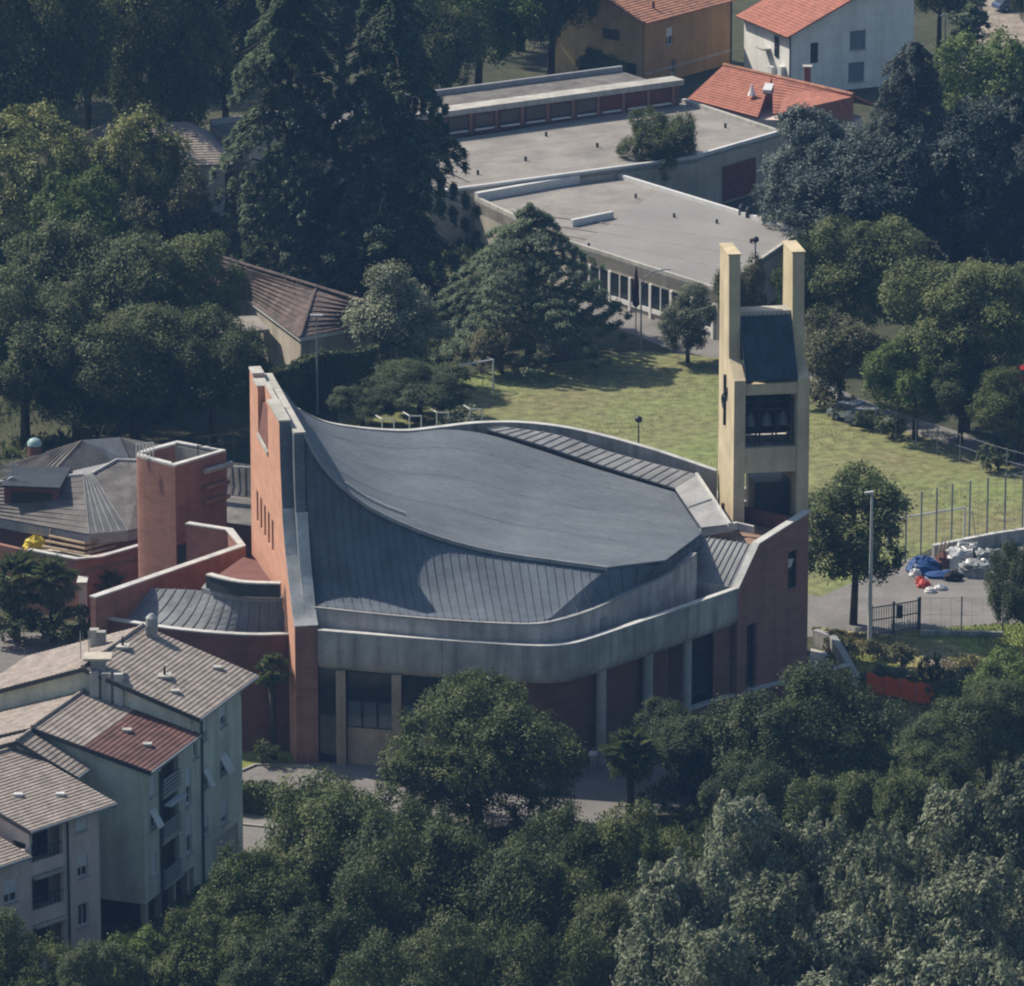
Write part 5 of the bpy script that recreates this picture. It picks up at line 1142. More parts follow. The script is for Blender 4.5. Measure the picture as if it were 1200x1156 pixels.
T('mid1', 'broadleaf_tree', 215, 460, 275, 150, 'dense green tree with pale tips beside the bungalow roof')
T('dark1', 'broadleaf_tree', 30, 520, 330, 170, 'dark leafy tree behind the teal-capped chimney')
T('mid2', 'broadleaf_tree', 60, 470, 280, 160, 'olive green tree with light foliage on its left')
T('dark2', 'broadleaf_tree', 160, 525, 360, 190, 'dark tree right behind the parish house roof')
T('dark1', 'broadleaf_tree', 250, 525, 375, 140, 'shadowed tree behind the church wall and its niche')
T('dark0', 'broadleaf_tree', 90, 525, 400, 170, 'low dark tree over the back roof of the parish house')
T('dark2', 'broadleaf_tree', -10, 430, 250, 120, 'dark tree cut by the edge beside the olive green tree')
# --- cedars
T('deodar0', 'deodar_cedar', 342, 350, -70, 235, 'tall drooping cedar with weeping branches behind the bungalow')
T('deodar1', 'deodar_cedar', 460, 358, -50, 255, 'tall drooping cedar with weeping branches beside the school roof')
T('flatcedar', 'spreading_cedar', 622, 422, 240, 265, 'wide spreading dark cedar before the school windows')
T('bright0', 'broadleaf_tree', 560, 120, -60, 150, 'yellowish green tree behind the school spine')
T('mid1', 'broadleaf_tree', 645, 105, -80, 140, 'dark green tree beside the orange house')
T('mid2', 'broadleaf_tree', 500, 160, -30, 130, 'green tree between the drooping cedar and the school')
T('dark1', 'broadleaf_tree', 610, 60, -110, 160, 'far shaded tree behind the school')
T('dark0', 'broadleaf_tree', 705, 120, 60, 60, 'small dark tree at the corner of the orange house')
T('cone', 'broadleaf_tree', 466, 455, 298, 112, 'pale leafy cone-shaped tree beside the bungalow')
T('dark1', 'shrub', 492, 493, 428, 120, 'large leafy bush behind the curved roof rim', 'shrub')
T('dark0', 'shrub', 425, 500, 452, 80, 'dark bush beside the ivy fence and the roof rim', 'shrub')
T('brown0', 'shrub', 588, 438, 372, 72, 'brownish shrub under the spreading cedar', 'shrub')
T('shrub2', 'shrub', 545, 515, 485, 60, 'low pale shrub before the white frames', 'shrub')
T('shrub1', 'shrub', 512, 455, 425, 60, 'dark rounded shrub behind the football goal net', 'shrub')
T('mid0', 'broadleaf_tree', 772, 245, 133, 92, 'small dark green tree between the flat roofs of the school')
T('cone', 'broadleaf_tree', 806, 425, 325, 72, 'slim birch-like tree before the school wall')
T('brown0', 'broadleaf_tree', 868, 420, 300, 60, 'thin pale tree seen between the two tower fins')
# --- right background
T('bluefluff', 'blue_conifer', 965, 320, 118, 165, 'blue-grey conifer beside the flat school roof')
T('bluecedar0', 'blue_conifer', 1062, 330, 50, 200, 'tall blue-grey cedar before the white house')
T('bluefluff', 'blue_conifer', 1120, 340, 110, 190, 'broad dark blue conifer below the bright green tree')
T('bluecedar1', 'blue_conifer', 1190, 345, 110, 180, 'dark conifer at the end of the tree row')
T('bluefluff', 'blue_conifer', 1010, 345, 165, 190, 'dense blue-grey conifer behind the round leafy trees')
T('bright0', 'broadleaf_tree', 1155, 240, 38, 140, 'bright green tree below the upper road')
T('cypress', 'cypress', 1136, 75, -20, 42, 'narrow dark cypress beside the upper road', 'tree')
T('dark1', 'broadleaf_tree', 1100, 60, -70, 90, 'dark tree beside the white house gable')
T('dark0', 'broadleaf_tree', 1215, 60, -40, 60, 'dark tree by the parked car of the upper road')
T('mid0', 'broadleaf_tree', 1005, 425, 262, 150, 'round green tree beside the right tower fin')
T('mid1', 'broadleaf_tree', 1130, 505, 305, 185, 'big round green tree by the back road')
T('bright0', 'broadleaf_tree', 1072, 515, 395, 105, 'light green tree at the edge of the grass field')
T('brown0', 'broadleaf_tree', 985, 478, 362, 95, 'brownish olive tree behind the grass field')
T('mid2', 'broadleaf_tree', 1195, 540, 432, 110, 'light leafy tree with red car behind it')
T('dark1', 'broadleaf_tree', 1205, 470, 320, 110, 'dark green tree beyond the light leafy tree')
T('dark0', 'broadleaf_tree', 1125, 520, 420, 100, 'shaded dark tree under the big round tree')
T('mid0', 'broadleaf_tree', 938, 425, 285, 70, 'leafy tree hidden behind the right tower fin')
T('linden', 'broadleaf_tree', 1000, 732, 530, 132, 'pear-shaped green tree between church block and lamp post')
T('dark2', 'broadleaf_tree', 1200, 790, 632, 85, 'dark tree at the edge of the fenced car park')
for u, vb, vt, w, k, lb in ((985, 490, 468, 40, 'shrub3', 'scrubby bush on the field fence beside the white car'), (1015, 503, 480, 34, 'shrub0', 'green bush on the field fence before the grey car'), (1045, 513, 488, 40, 'shrub0', 'green bush below the light green tree'), (960, 478, 452, 44, 'shrub3', 'straggly bush beside the right tower fin'), (1170, 552, 520, 50, 'shrub1', 'dark bush under the light leafy tree')):
    T(k, 'shrub', u, vb, vt, w, lb, 'shrub')
# --- before the church
T('dome', 'broadleaf_tree', 558, 985, 803, 262, 'big domed green tree before the church portico')
T('dark1', 'broadleaf_tree', 945, 990, 796, 190, 'spreading dark green tree below the church block')
T('dark0', 'shrub', 800, 930, 830, 130, 'dark shrubbery under the church columns', 'shrub')
T('dark2', 'shrub', 850, 935, 850, 100, 'dark shrubbery beside the low brick wall', 'shrub')
T('mid2', 'broadleaf_tree', 1085, 950, 845, 120, 'green bushy tree below the orange safety net')
T('dark2', 'broadleaf_tree', 1160, 930, 800, 140, 'dark bushy tree on the grassy bank')
T('bright0', 'broadleaf_tree', 1185, 900, 770, 100, 'yellow-green bushy tree at the end of the bank')
for u, vb, vt, w, k, lb in ((1028, 772, 752, 34, 'shrub3', 'low brownish bush on the dry bank'), (1056, 785, 757, 42, 'shrub3', 'brownish bush beside the gravel footpath'), (1092, 800, 770, 34, 'shrub1', 'clipped dark green bush beside the gravel footpath'),
        (1045, 798, 780, 46, 'shrub2', 'grey-green bush above the orange net'), (1125, 812, 785, 40, 'shrub2', 'grey-green bush beyond the footpath'), (985, 762, 742, 36, 'shrub3', 'scrubby bush at the foot of the pear-shaped tree'), (1010, 806, 792, 26, 'shrub1', 'dark bush by the ramp wall coping'), (1110, 835, 800, 50, 'shrub0', 'green bush at the end of the orange net')):
    T(k, 'shrub', u, vb, vt, w, lb, 'shrub')
# --- foreground trees at the foot of the picture
FG = [('mid0', 395, 1170, 925, 185, 'green tree beside the clipped hedge'), ('dark1', 480, 1215, 955, 180, 'dark tree below the domed tree, next to the hedge'), ('mid1', 300, 1215, 1000, 150, 'bushy green tree beside the dark pilotis'),
      ('dark0', 575, 1240, 975, 190, 'deep green tree below the domed tree'), ('dark2', 660, 1190, 950, 150, 'dark tree below the strip of lawn'), ('mid2', 760, 1190, 938, 170, 'olive green tree below the fan palm'),
      ('dark1', 420, 1270, 1040, 170, 'shaded tree in the lower thicket'), ('dark0', 700, 1260, 1030, 170, 'dark rounded tree under the olive green tree'), ('mid0', 250, 1260, 1075, 140, 'bushy tree before the pink apartment block'),
      ('dark2', 340, 1290, 1085, 150, 'low dark tree in the thicket by the apartments'), ('dark1', 540, 1320, 1090, 170, 'dark crown low in the thicket'), ('mid2', 30, 1260, 1070, 130, 'green tree against the pink facade'), ('bright0', 165, 1225, 1098, 100, 'yellowish leafy bush before the pink block'),
      ('dark0', 110, 1270, 1105, 120, 'dark bush before the pink block'), ('dark2', 640, 1330, 1085, 150, 'dark crown beside the silvery trees'),
      ('poplar0', 870, 1230, 940, 170, 'silvery poplar with feathery upright tips below the dark spreading tree'), ('poplar1', 950, 1225, 932, 146, 'silvery poplar rising before the dark spreading tree'), ('poplar2', 1010, 1235, 950, 158, 'silvery poplar with thin pale shoots'),
      ('mid1', 1065, 1120, 900, 120, 'rounded green tree among the silvery poplars'), ('poplar1', 1110, 1200, 895, 146, 'tall silvery poplar behind the rounded green tree'), ('poplar0', 1175, 1205, 905, 158, 'pale poplar at the end of the poplar stand'),
      ('poplar2', 810, 1270, 985, 170, 'grey-green poplar on the edge of the thicket'), ('poplar0', 900, 1320, 1030, 183, 'grey-green poplar in the front of the stand'), ('poplar1', 980, 1330, 1040, 170, 'feathery poplar low in the stand'),
      ('poplar2', 1060, 1300, 1000, 183, 'broad feathery poplar amid the stand'), ('poplar0', 1140, 1310, 1010, 183, 'silver-green poplar with bright shoots'), ('poplar1', 1205, 1300, 1000, 146, 'slim poplar at the outer edge of the stand'),
      ('poplar2', 760, 1330, 1060, 170, 'short poplar below the olive green tree'), ('poplar1', 1100, 1370, 1085, 195, 'low poplar crown before the stand'), ('poplar0', 840, 1370, 1095, 183, 'low grey poplar crown beside the thicket'), ('mid0', 1010, 960, 860, 70, 'small green tree above the poplars'), ('dark0', 880, 1060, 895, 130, 'dark tree behind the poplar tips'), ('mid1', 985, 1080, 905, 120, 'green tree filling the gap behind the poplars'),
      ('poplar2', 1185, 1380, 1090, 183, 'low poplar crown at the outer corner'), ('poplar1', 960, 1390, 1120, 183, 'lowest poplar crown of the stand'), ('dark1', 450, 1370, 1120, 170, 'lowest dark crown of the thicket')]
for k, u, vb, vt, w, lb in FG: T(k, {'p': 'poplar_tree'}.get(k[0], 'broadleaf_tree'), u, vb, vt, w, lb)
T('shrub0', 'shrub', 313, 896, 868, 36, 'round green shrub at the foot of the chapel wall', 'shrub')
T('shrub1', 'shrub', 80, 760, 715, 70, 'dark bush below the fan palms', 'shrub')
T('shrub1', 'shrub', 20, 752, 700, 80, 'dark leafy bush beside the left road', 'shrub')

# hedges: solid clipped masses of small leaves
def hedge(name, path, w, h, label, mname='leaf_mid', n=7000, leaf=.09, seed=1):
    rng = np.random.default_rng(seed); path = [np.array(p[:2]) for p in path]; o = root(name, (path[0][0], path[0][1], 0), label, 'hedge')
    seg = [np.linalg.norm(b - a) for a, b in zip(path, path[1:])]; C, D = [], []
    for a, b, L in zip(path, path[1:], seg):
        m = int(n * L / sum(seg)); t = rng.uniform(0, 1, m); e = (b - a) / L; nn = np.array([-e[1], e[0]]); side = rng.integers(0, 3, m)
        off = np.where(side == 0, -w / 2, np.where(side == 1, w / 2, rng.uniform(-w / 2, w / 2, m))); z = np.where(side == 2, h, rng.uniform(0, h, m))
        bul = .12 * np.sin(t * L * 1.7) + .1 * np.sin(t * L * 4.1)
        xy = a + (b - a) * t[:, None] + nn * (off * (1 + bul))[:, None]; p = np.concatenate([xy, (z + np.where(side == 2, bul, 0))[:, None]], 1) + rng.normal(size=(m, 3)) * .09
        d = np.zeros((m, 3)); d[:, :2] = nn * np.where(side == 0, -1, np.where(side == 1, 1, 0))[:, None]; d[:, 2] = np.where(side == 2, 1, .35)
        C.append(p); D.append(d)
    C, D = np.concatenate(C), np.concatenate(D); C -= np.array([path[0][0], path[0][1], 0]); D = D + unit(rng, len(D)) * .7
    me = leaf_mesh('leaves', C, D, rng.uniform(.6, 1.3, len(C)) * leaf, .6, mname, rng); c = bpy.data.objects.new('foliage', me); COL.objects.link(c); c.parent = o
    q = MB()
    for a, b in zip(path, path[1:]): q.ribbon([V((*(a), h - .15)), V((*(b), h - .15))], w * .3, h - .15); q.ribbon([V((*(b), h - .15)), V((*(a), h - .15))], w * .3, h - .15)
    q.build('branches', 'bark', o)
hedge('clipped_hedge', [P(268, 950), P(300, 948), P(340, 958), P(372, 966)], 1.5, 1.55, 'clipped green hedge beside the forecourt and apartment wall', 'leaf_mid', 9000)
hedge('ivy_fence', [P(322, 500), P(372, 478), P(440, 470)], .9, 4.2, 'tall dark ivy-covered fence before the bungalow', 'leaf_dark', 16000, .13, 2)

# palms
def palm(u, vb, vt, wpx, label, seed, nf=30):
    rng = np.random.default_rng(seed); b = P(u, vb); H_ = PY(u, vt, b.y).z; ppm = F / math.sqrt((b.y - CY) ** 2 + CZ ** 2); R_ = wpx / ppm / 2
    o = root('fan_palm', b, label, 'palm', 'fan palms around the church'); zc = max(.4, H_ - R_ * .95)
    q = MB(); q.tube([(0, 0, 0), (.05, 0, zc * .5), (0, .04, zc)], [.26, .24, .28], 9)
    me = make_trunk_mesh(q, 'bark'); t = bpy.data.objects.new('trunk', me); COL.objects.link(t); t.parent = o
    for k in range(nf):
        a = k * 2.399; el = rng.uniform(-1.15, 1.25) if k < nf - 5 else 1.35
        f = bpy.data.objects.new('frond', FROND); COL.objects.link(f); f.parent = o; f.location = (0, 0, zc)
        f.rotation_euler = (0, -el, a); s = R_ * rng.uniform(.85, 1.1); f.scale = (s, s, s)
def frond_mesh():
    q = MB(); q.tube([(0, 0, 0), (.35, 0, .02), (.55, 0, 0)], [.022, .016, .01], 4)
    for k in range(17):
        a = (k - 8) / 8 * 1.9; L = .5 * (1 - .22 * abs(k - 8) / 8); d = V((math.cos(a), math.sin(a), 0)); n = V((-d.y, d.x, 0)); c = V((.52, 0, 0))
        q.add([c, c + d * L * .5 + n * .042 + V((0, 0, .02)), c + d * L + V((0, 0, -.16)), c + d * L * .5 - n * .042 + V((0, 0, -.01))], [(0, 1, 2), (0, 2, 3)])
    me = bpy.data.meshes.new('frond'); me.from_pydata([tuple(v) for v in q.v], [], q.f); me.materials.append(MT['leaf_palm']); return me
FROND = frond_mesh()
palm(738, 955, 852, 74, 'bushy fan palm standing on the forecourt edge', 1, 64)
palm(320, 890, 765, 48, 'fan palm against the dark chapel wall', 2)
palm(62, 752, 652, 70, 'fan palm with brown skirt beside the white gate pillar', 3, 40)
palm(20, 748, 645, 80, 'broad fan palm before the terrace wall', 4, 40)
palm(128, 720, 666, 52, 'small fan palm between terrace and stair tower', 5)
# ------------------------------------------------------------------ the wood that goes on around the place, one distant mass
def surrounding_wood():
    rng = np.random.default_rng(77); out = []
    for kind in ('dark0', 'mid1'):
        me = PROTO[kind][0]; co = np.empty(len(me.vertices) * 3, dtype=np.float32); me.vertices.foreach_get('co', co); q4 = co.reshape(-1, 4, 3)
        q4 = q4[rng.choice(len(q4), 3000, replace=False)]; c = q4.mean(1, keepdims=True); out.append(c + (q4 - c) * 2.6)
    vs = []
    spots = [(s * (35 + Y * .08 + rng.uniform(16, 60)), Y) for Y in range(-30, 260, 14) for s in (-1, 1)] + [(x, rng.uniform(268, 330)) for x in range(-100, 101, 14)]
    for x, y in spots:
        a = rng.uniform(0, 6.28); R_ = np.array([[math.cos(a), -math.sin(a), 0], [math.sin(a), math.cos(a), 0], [0, 0, 1]]); sc_ = rng.uniform(.85, 1.25)
        vs.append((out[int(rng.integers(0, 2))] @ R_.T) * sc_ + np.array([x, y + rng.uniform(-5, 5), 0]))
    vs = np.concatenate(vs).astype(np.float32); n = len(vs)
    me = bpy.data.meshes.new('surrounding_wood'); me.vertices.add(4 * n); me.loops.add(4 * n); me.polygons.add(n)
    me.vertices.foreach_set('co', vs.ravel()); me.loops.foreach_set('vertex_index', np.arange(4 * n, dtype=np.int32))
    me.polygons.foreach_set('loop_start', np.arange(0, 4 * n, 4, dtype=np.int32)); me.polygons.foreach_set('loop_total', np.full(n, 4, dtype=np.int32))
    me.update(); me.materials.append(MT['leaf_dark']); o = bpy.data.objects.new('surrounding_wood', me); COL.objects.link(o)
    tag(o, 'dark broadleaf wood surrounding the whole place', 'wood', kind='stuff')
surrounding_wood()
# ------------------------------------------------------------------ grass tufts on the field (uncountable)
def tufts(name, poly, n, seed, mname, hmax=.3, parent=None):
    rng = np.random.default_rng(seed); poly = np.array([(p[0], p[1]) for p in poly]); lo, hi = poly.min(0), poly.max(0); pts = []
    def inside(p):
        x, y = p[:, 0], p[:, 1]; c = np.zeros(len(p), bool); j = len(poly) - 1
        for i in range(len(poly)):
            xi, yi = poly[i]; xj, yj = poly[j]; c ^= ((yi > y) != (yj > y)) & (x < (xj - xi) * (y - yi) / (yj - yi + 1e-12) + xi); j = i
        return c
    p = rng.uniform(lo, hi, size=(n * 3, 2)); p = p[inside(p)][:n]; m = len(p)
    cl = np.sin(p[:, 0] * .35 + np.sin(p[:, 1] * .21) * 2) * np.sin(p[:, 1] * .17 + 1.3) ; h = hmax * rng.uniform(.35, 1, m) * (.7 + .5 * cl)
    C = np.concatenate([p, (h * .5 + .01)[:, None]], 1); a = rng.uniform(0, 6.28, m); N_ = np.stack([np.cos(a), np.sin(a), np.full(m, .35)], 1); T_ = np.tile(np.array([[0, 0, 1.0]]), (m, 1)) + rng.normal(size=(m, 3)) * .3
    me = leaf_mesh(name, C, N_, np.maximum(h, .05) * .6, .5, mname, rng, T_); o = bpy.data.objects.new(name, me); COL.objects.link(o); return o
leafmat('blade', (.11, .145, .045), (.155, .18, .062), (.23, .23, .10), .3); leafmat('blade_green', (.11, .15, .03), (.16, .20, .045), (.22, .25, .07), .3); leafmat('blade_dry', (.12, .115, .045), (.19, .165, .075), (.28, .23, .12), .2)
tag(tufts('field_grass', [P(*q_) for q_ in ((400, 560), (395, 470), (600, 432), (760, 412), (930, 428), (1000, 485), (1090, 515), (1230, 560), (1230, 620), (1100, 640), (960, 700), (700, 640))], 22000, 7, 'blade', .13), 'rough yellow-green grass of the playing field', 'grass', kind='stuff')
tag(tufts('lawn_grass', [P(*q_) for q_ in ((1075, 738), (1200, 730), (1230, 800), (1130, 812), (1000, 752))], 6000, 8, 'blade_green', .25), 'green grass below the fenced car park', 'grass', kind='stuff')
tag(tufts('bank_weeds', [P(*q_) for q_ in ((950, 738), (1080, 752), (1230, 800), (1230, 850), (1000, 850), (985, 800))], 7000, 9, 'blade_dry', .5), 'dry straw-coloured weeds on the bank', 'weeds', kind='stuff')
# undergrowth under the trees
tag(tufts('undergrowth', [P(*q_) for q_ in ((-40, 1180), (240, 1040), (400, 960), (640, 985), (860, 880), (1000, 850), (1230, 850), (1260, 1180))], 14000, 10, 'leaf_dark', 1.0), 'dark undergrowth between the foreground trees', 'undergrowth', kind='stuff')
tag(tufts('wood_floor', [P(*q_) for q_ in ((-60, 560), (300, 470), (600, 440), (560, 230), (-60, 120))], 16000, 12, 'leaf_dark', 1.0), 'dark undergrowth beneath the wood behind the parish house', 'undergrowth', kind='stuff')

# ------------------------------------------------------------------ goals
def goal(u0, vb0, u1, vb1, h, label):
    a, b = P(u0, vb0), P(u1, vb1); o = root('football_goal', a, label, 'goal', 'goals on the playing field'); r = .07
    for p in (a, b): q = MB(); q.tube([p, p + V((0, 0, h))], r, 8); q.build('post', 'metal_white', o)
    q = MB(); q.tube([a + V((0, 0, h)), b + V((0, 0, h))], r, 8); q.build('crossbar', 'metal_white', o)
    e = (b - a).normalized(); n = V((-e.y, e.x, 0)); n = n if n.x * (-1 if u0 > 800 else 1) < 0 else -n
    q = MB()
    for p in (a, b): q.tube([p + V((0, 0, h)), p + n * .9 + V((0, 0, h)), p + n * 1.6], .035, 5)
    q.build('back_stay', 'metal_grey', o)
goal(578, 457, 470, 475, 2.44, 'white football goal beneath the spreading cedar')
goal(1130, 633, 1040, 648, 2.44, 'white football goal behind the tall fence posts')

# ------------------------------------------------------------------ lamps and poles
def lamp(u, vb, vt, label, kind='arm', r=.07, m='metal_grey', arm=-.5):
    b = P(u, vb); h = PY(u, vt, b.y).z; o = root('street_lamp' if kind != 'ball' else 'globe_lamp', b, label, 'lamp')
    q = MB(); q.tube([b, b + V((0, 0, h * .5)), b + V((0, 0, h - .1))], [r * 1.3, r, r * .7], 8); q.build('pole', m, o)
    if kind == 'arm':
        q = MB(); q.hexa([b + V((arm, -.12, h - .12)), b + V((.1, -.12, h - .1)), b + V((.1, .12, h - .1)), b + V((arm, .12, h - .12)), b + V((arm, -.1, h)), b + V((.1, -.1, h + .08)), b + V((.1, .1, h + .08)), b + V((arm, .1, h))]); q.build('lamp_head', 'metal_white', o)
    elif kind == 'ball':
        q = MB(); q.tube([b + V((0, 0, h - .1)), b + V((0, 0, h + .05)), b + V((0, 0, h + .3)), b + V((0, 0, h + .42))], [.12, .3, .26, .05], 10); autosm(q.build('lamp_head', 'dark_metal', o), 60)
    elif kind == 'curve':
        q = MB(); q.tube([b + V((0, 0, h - .2)), b + V((.25, 0, h + .7)), b + V((.9, 0, h + 1.15)), b + V((1.7, 0, h + 1.3))], [.07, .06, .05, .05], 6); q.build('arm', m, o)
        q = MB(); q.tube([b + V((1.6, 0, h + 1.3)), b + V((2.3, 0, h + 1.36))], [.09, .06], 6); q.build('lamp_head', 'metal_white', o)
    elif kind == 'flat':
        q = MB(); q.box((b.x, b.y, h), (1.0, .5, .14)); q.build('lamp_head', 'metal_grey', o)
    return o
lamp(1019, 756, 577, 'tall pale steel lamp post beside the pear-shaped tree', m='metal_pale', r=.12)
lamp(967, 802, 766, 'short lamp with white head beside the ramp wall')
lamp(748, 560, 494, 'dark globe lamp behind the roof rim', 'ball', m='dark_metal')
lamp(884, 402, 283, 'dark globe lamp seen between the tower fins', 'ball', m='dark_metal')
lamp(751, 413, 335, 'street lamp with curved arm before the school', 'curve', m='metal_grey')
lamp(372, 487, 370, 'lamp pole with flat head behind the ivy fence', 'flat', m='metal_grey')
lamp(1107, 72, 18, 'grey lamp pole beside the narrow cypress', 'arm', m='metal_grey')
pb = P(745, 405); o = root('closed_parasol', pb, 'closed dark red parasol beside the curved lamp', 'parasol')
q = MB(); q.tube([pb, pb + V((0, 0, 6.3))], .05, 6); q.build('pole', 'metal_grey', o)
q = MB(); q.tube([pb + V((0, 0, 3.2)), pb + V((0, 0, 3.4)), pb + V((0, 0, 5.2)), pb + V((0, 0, 6.6))], [.12, .3, .22, .04], 8); autosm(q.build('canopy', mat('cloth_maroon', (.07, .028, .03), .1, 2), o), 50)

# ------------------------------------------------------------------ fences
def fence(name, pts, h, label, pm, step, wires, r=.05, cat='fence', top=None, nodes=True):
    pts = [V(p) for p in pts]; o = root(name, pts[0], label, cat); L = [0]
    for a, b in zip(pts, pts[1:]): L.append(L[-1] + (b - a).length)
    def at(s):
        for i in range(len(pts) - 1):
            if s <= L[i + 1] + 1e-6: return pts[i].lerp(pts[i + 1], (s - L[i]) / (L[i + 1] - L[i]))
    n = max(1, int(L[-1] / step + .5)); ps = [at(L[-1] * k / n) for k in range(n + 1)]
    for p in ps: q = MB(); q.tube([p, p + V((0, 0, h))], r, 6); q.build('post', pm, o)
    q = MB()
    for w in wires:
        for a, b in zip(ps, ps[1:]): q.tube([a + V((0, 0, w)), b + V((0, 0, w))], .012, 3)
    x = 0
    for a, b in zip(ps, ps[1:]):      # woven wire
        m = int((b - a).length / .6)
        for k in range(m): p0 = a.lerp(b, k / m); q.tube([p0 + V((0, 0, wires[0])), p0 + V((0, 0, wires[-1]))], .008, 3)
    if wires: q.build('wire_mesh', 'metal_grey', o)
    return o
fence('ball_fence', [P(1061, 660), P(1112, 646), P(1190, 632), P(1240, 624)], 5.0, 'tall wire ball fence with dark posts beside the car park', 'metal_grey', 1.55, (.3, 1.6, 3.0, 4.4, 4.95), .07)
o = root('low_wall', P(1110, 650), 'dark low wall at the foot of the tall ball fence', 'wall'); q = MB(); q.ribbon([P(1095, 655) + V((0, 0, .9)), P(1165, 641) + V((0, 0, .9)), P(1240, 630) + V((0, 0, .9))], .3, .9); q.build('wall_panel', 'concrete', o)
q = MB(); q.ribbon([P(1095, 655) + V((0, -.04, 1)), P(1165, 641) + V((0, -.04, 1)), P(1240, 630) + V((0, -.04, 1))], .38, .095); q.build('coping', 'coping', o)
fence('wire_fence', [P(1078, 742), P(1126, 742), P(1175, 744)], 2.6, 'wire fence with dark posts along the car park edge', 'metal_green', 2.8, (.3, 1.3, 2.5))
q = MB(); q.ribbon([P(1078, 745) + V((0, 0, .35)), P(1175, 747) + V((0, 0, .35))], .25, .35); tag(q.build('kerb_wall', 'concrete', None, origin=P(1078, 745)), 'dark concrete kerb under the wire fence', 'kerb')
gt = root('metal_gate', P(1020, 745), 'green metal gate with open leaf beside the lamp post', 'gate')
for (u0, v0, u1, v1) in ((1021, 747, 1047, 743), (1047, 743, 1076, 738)):
    a, b = P(u0, v0), P(u1, v1); 
    for p in (a, b): q = MB(); q.tube([p, p + V((0, 0, 2.3))], .09, 6); q.build('gate_post', 'metal_green', gt)
    lf = MB(); lf.tube([a + V((0, 0, .15)), b + V((0, 0, .15))], .045, 5); lf = lf.build('gate_leaf', 'metal_green', gt)
    for z in (1.2, 2.1): q = MB(); q.tube([a + V((0, 0, z)), b + V((0, 0, z))], .045, 5); q.build('rail', 'metal_green', lf)
    for k in range(1, 9): q = MB(); c = a.lerp(b, k / 9); q.tube([c + V((0, 0, .15)), c + V((0, 0, 2.1))], .022, 4); q.build('bar', 'metal_green', lf)
b = P(1054, 741); q = MB(); q.box((b.x, b.y - .1, 1.5), (.4, .25, .9)); q.build('letter_box', 'dark_metal', gt)
fence('field_fence', [P(940, 470), P(1010, 500), P(1090, 530), P(1170, 556), P(1240, 575)], 2.2, 'thin wire fence between grass field and back road', 'metal_grey', 2.6, (.3, 1.2, 2.1), .05)
# white pipe frames behind the roof
for i, (u, v) in enumerate(((448, 525), (480, 521), (512, 517), (551, 513))):
    b = P(u, v); o = root('pipe_frame', b, 'small white pipe frame behind the curved roof rim', 'frame', 'white pipe frames behind the church')
    q = MB()
    for dx in (0, .9): q.tube([b + V((dx, 0, 0)), b + V((dx, 0, 2.25))], .05, 5)
    q.build('leg', 'metal_white', o); q = MB()
    q.tube([b + V((-.05, 0, 2.25)), b + V((.95, 0, 2.25))], .06, 5); q.tube([b + V((0, 0, 2.25)), b + V((-.5, 1.1, 2.25))], .05, 5); q.build('top_rail', 'metal_white', o)

# ------------------------------------------------------------------ orange safety net
rng_ = random.Random(8); pts = [V((x_, 14.4 - .643 * (x_ - 19.65) + w_, 0)) for x_, w_ in ((23.5, .1), (24.6, -.15), (25.6, .1), (26.7, -.1), (27.9, .05))]
o = root('safety_net', pts[0], 'sagging orange plastic safety net on the bank', 'net')
for p in pts: q = MB(); q.tube([p, p + V((.05, 0, 1.5))], .03, 5); q.build('stake', 'metal_grey', o)
q = MB(); cols = []
for a, b in zip(pts, pts[1:]):
    for k in range(16): cols.append(a.lerp(b, k / 16))
hh = [1.35 + .08 * math.sin(k * .39) + rng_.uniform(-.03, .03) for k in range(len(cols))]
for k in range(len(cols) - 1):
    for j in range(9):
        z0, z1 = .12 + hh[k] * j / 9, .12 + hh[k] * j / 9 + .10; w_ = .07 * math.sin(k * .9 + j * .4)
        q.slab([cols[k] + V((0, w_, z0)), cols[k + 1] + V((0, .07 * math.sin((k + 1) * .9 + j * .4), .12 + hh[k + 1] * j / 9)), cols[k + 1] + V((0, .07 * math.sin((k + 1) * .9 + j * .4), .22 + hh[k + 1] * j / 9)), cols[k] + V((0, w_, z1))], (0, .012, 0))
    q.slab([cols[k] + V((0, .01, .12)), cols[k] + V((.06, .01, .12)), cols[k] + V((.06, .01, .12 + hh[k])), cols[k] + V((0, .01, .12 + hh[k]))], (0, .012, 0))
q.build('mesh_panel', 'net_orange', o)
nt = MT['net_orange'].node_tree; tl = nt.nodes.new('ShaderNodeBsdfTranslucent'); tl.inputs[0].default_value = (1.0, .42, .15, 1); ms_ = nt.nodes.new('ShaderNodeMixShader'); ms_.inputs[0].default_value = .7
nt.links.new(nt.nodes['Principled BSDF'].outputs[0], ms_.inputs[1]); nt.links.new(tl.outputs[0], ms_.inputs[2]); nt.links.new(ms_.outputs[0], nt.nodes['Material Output'].inputs[0])

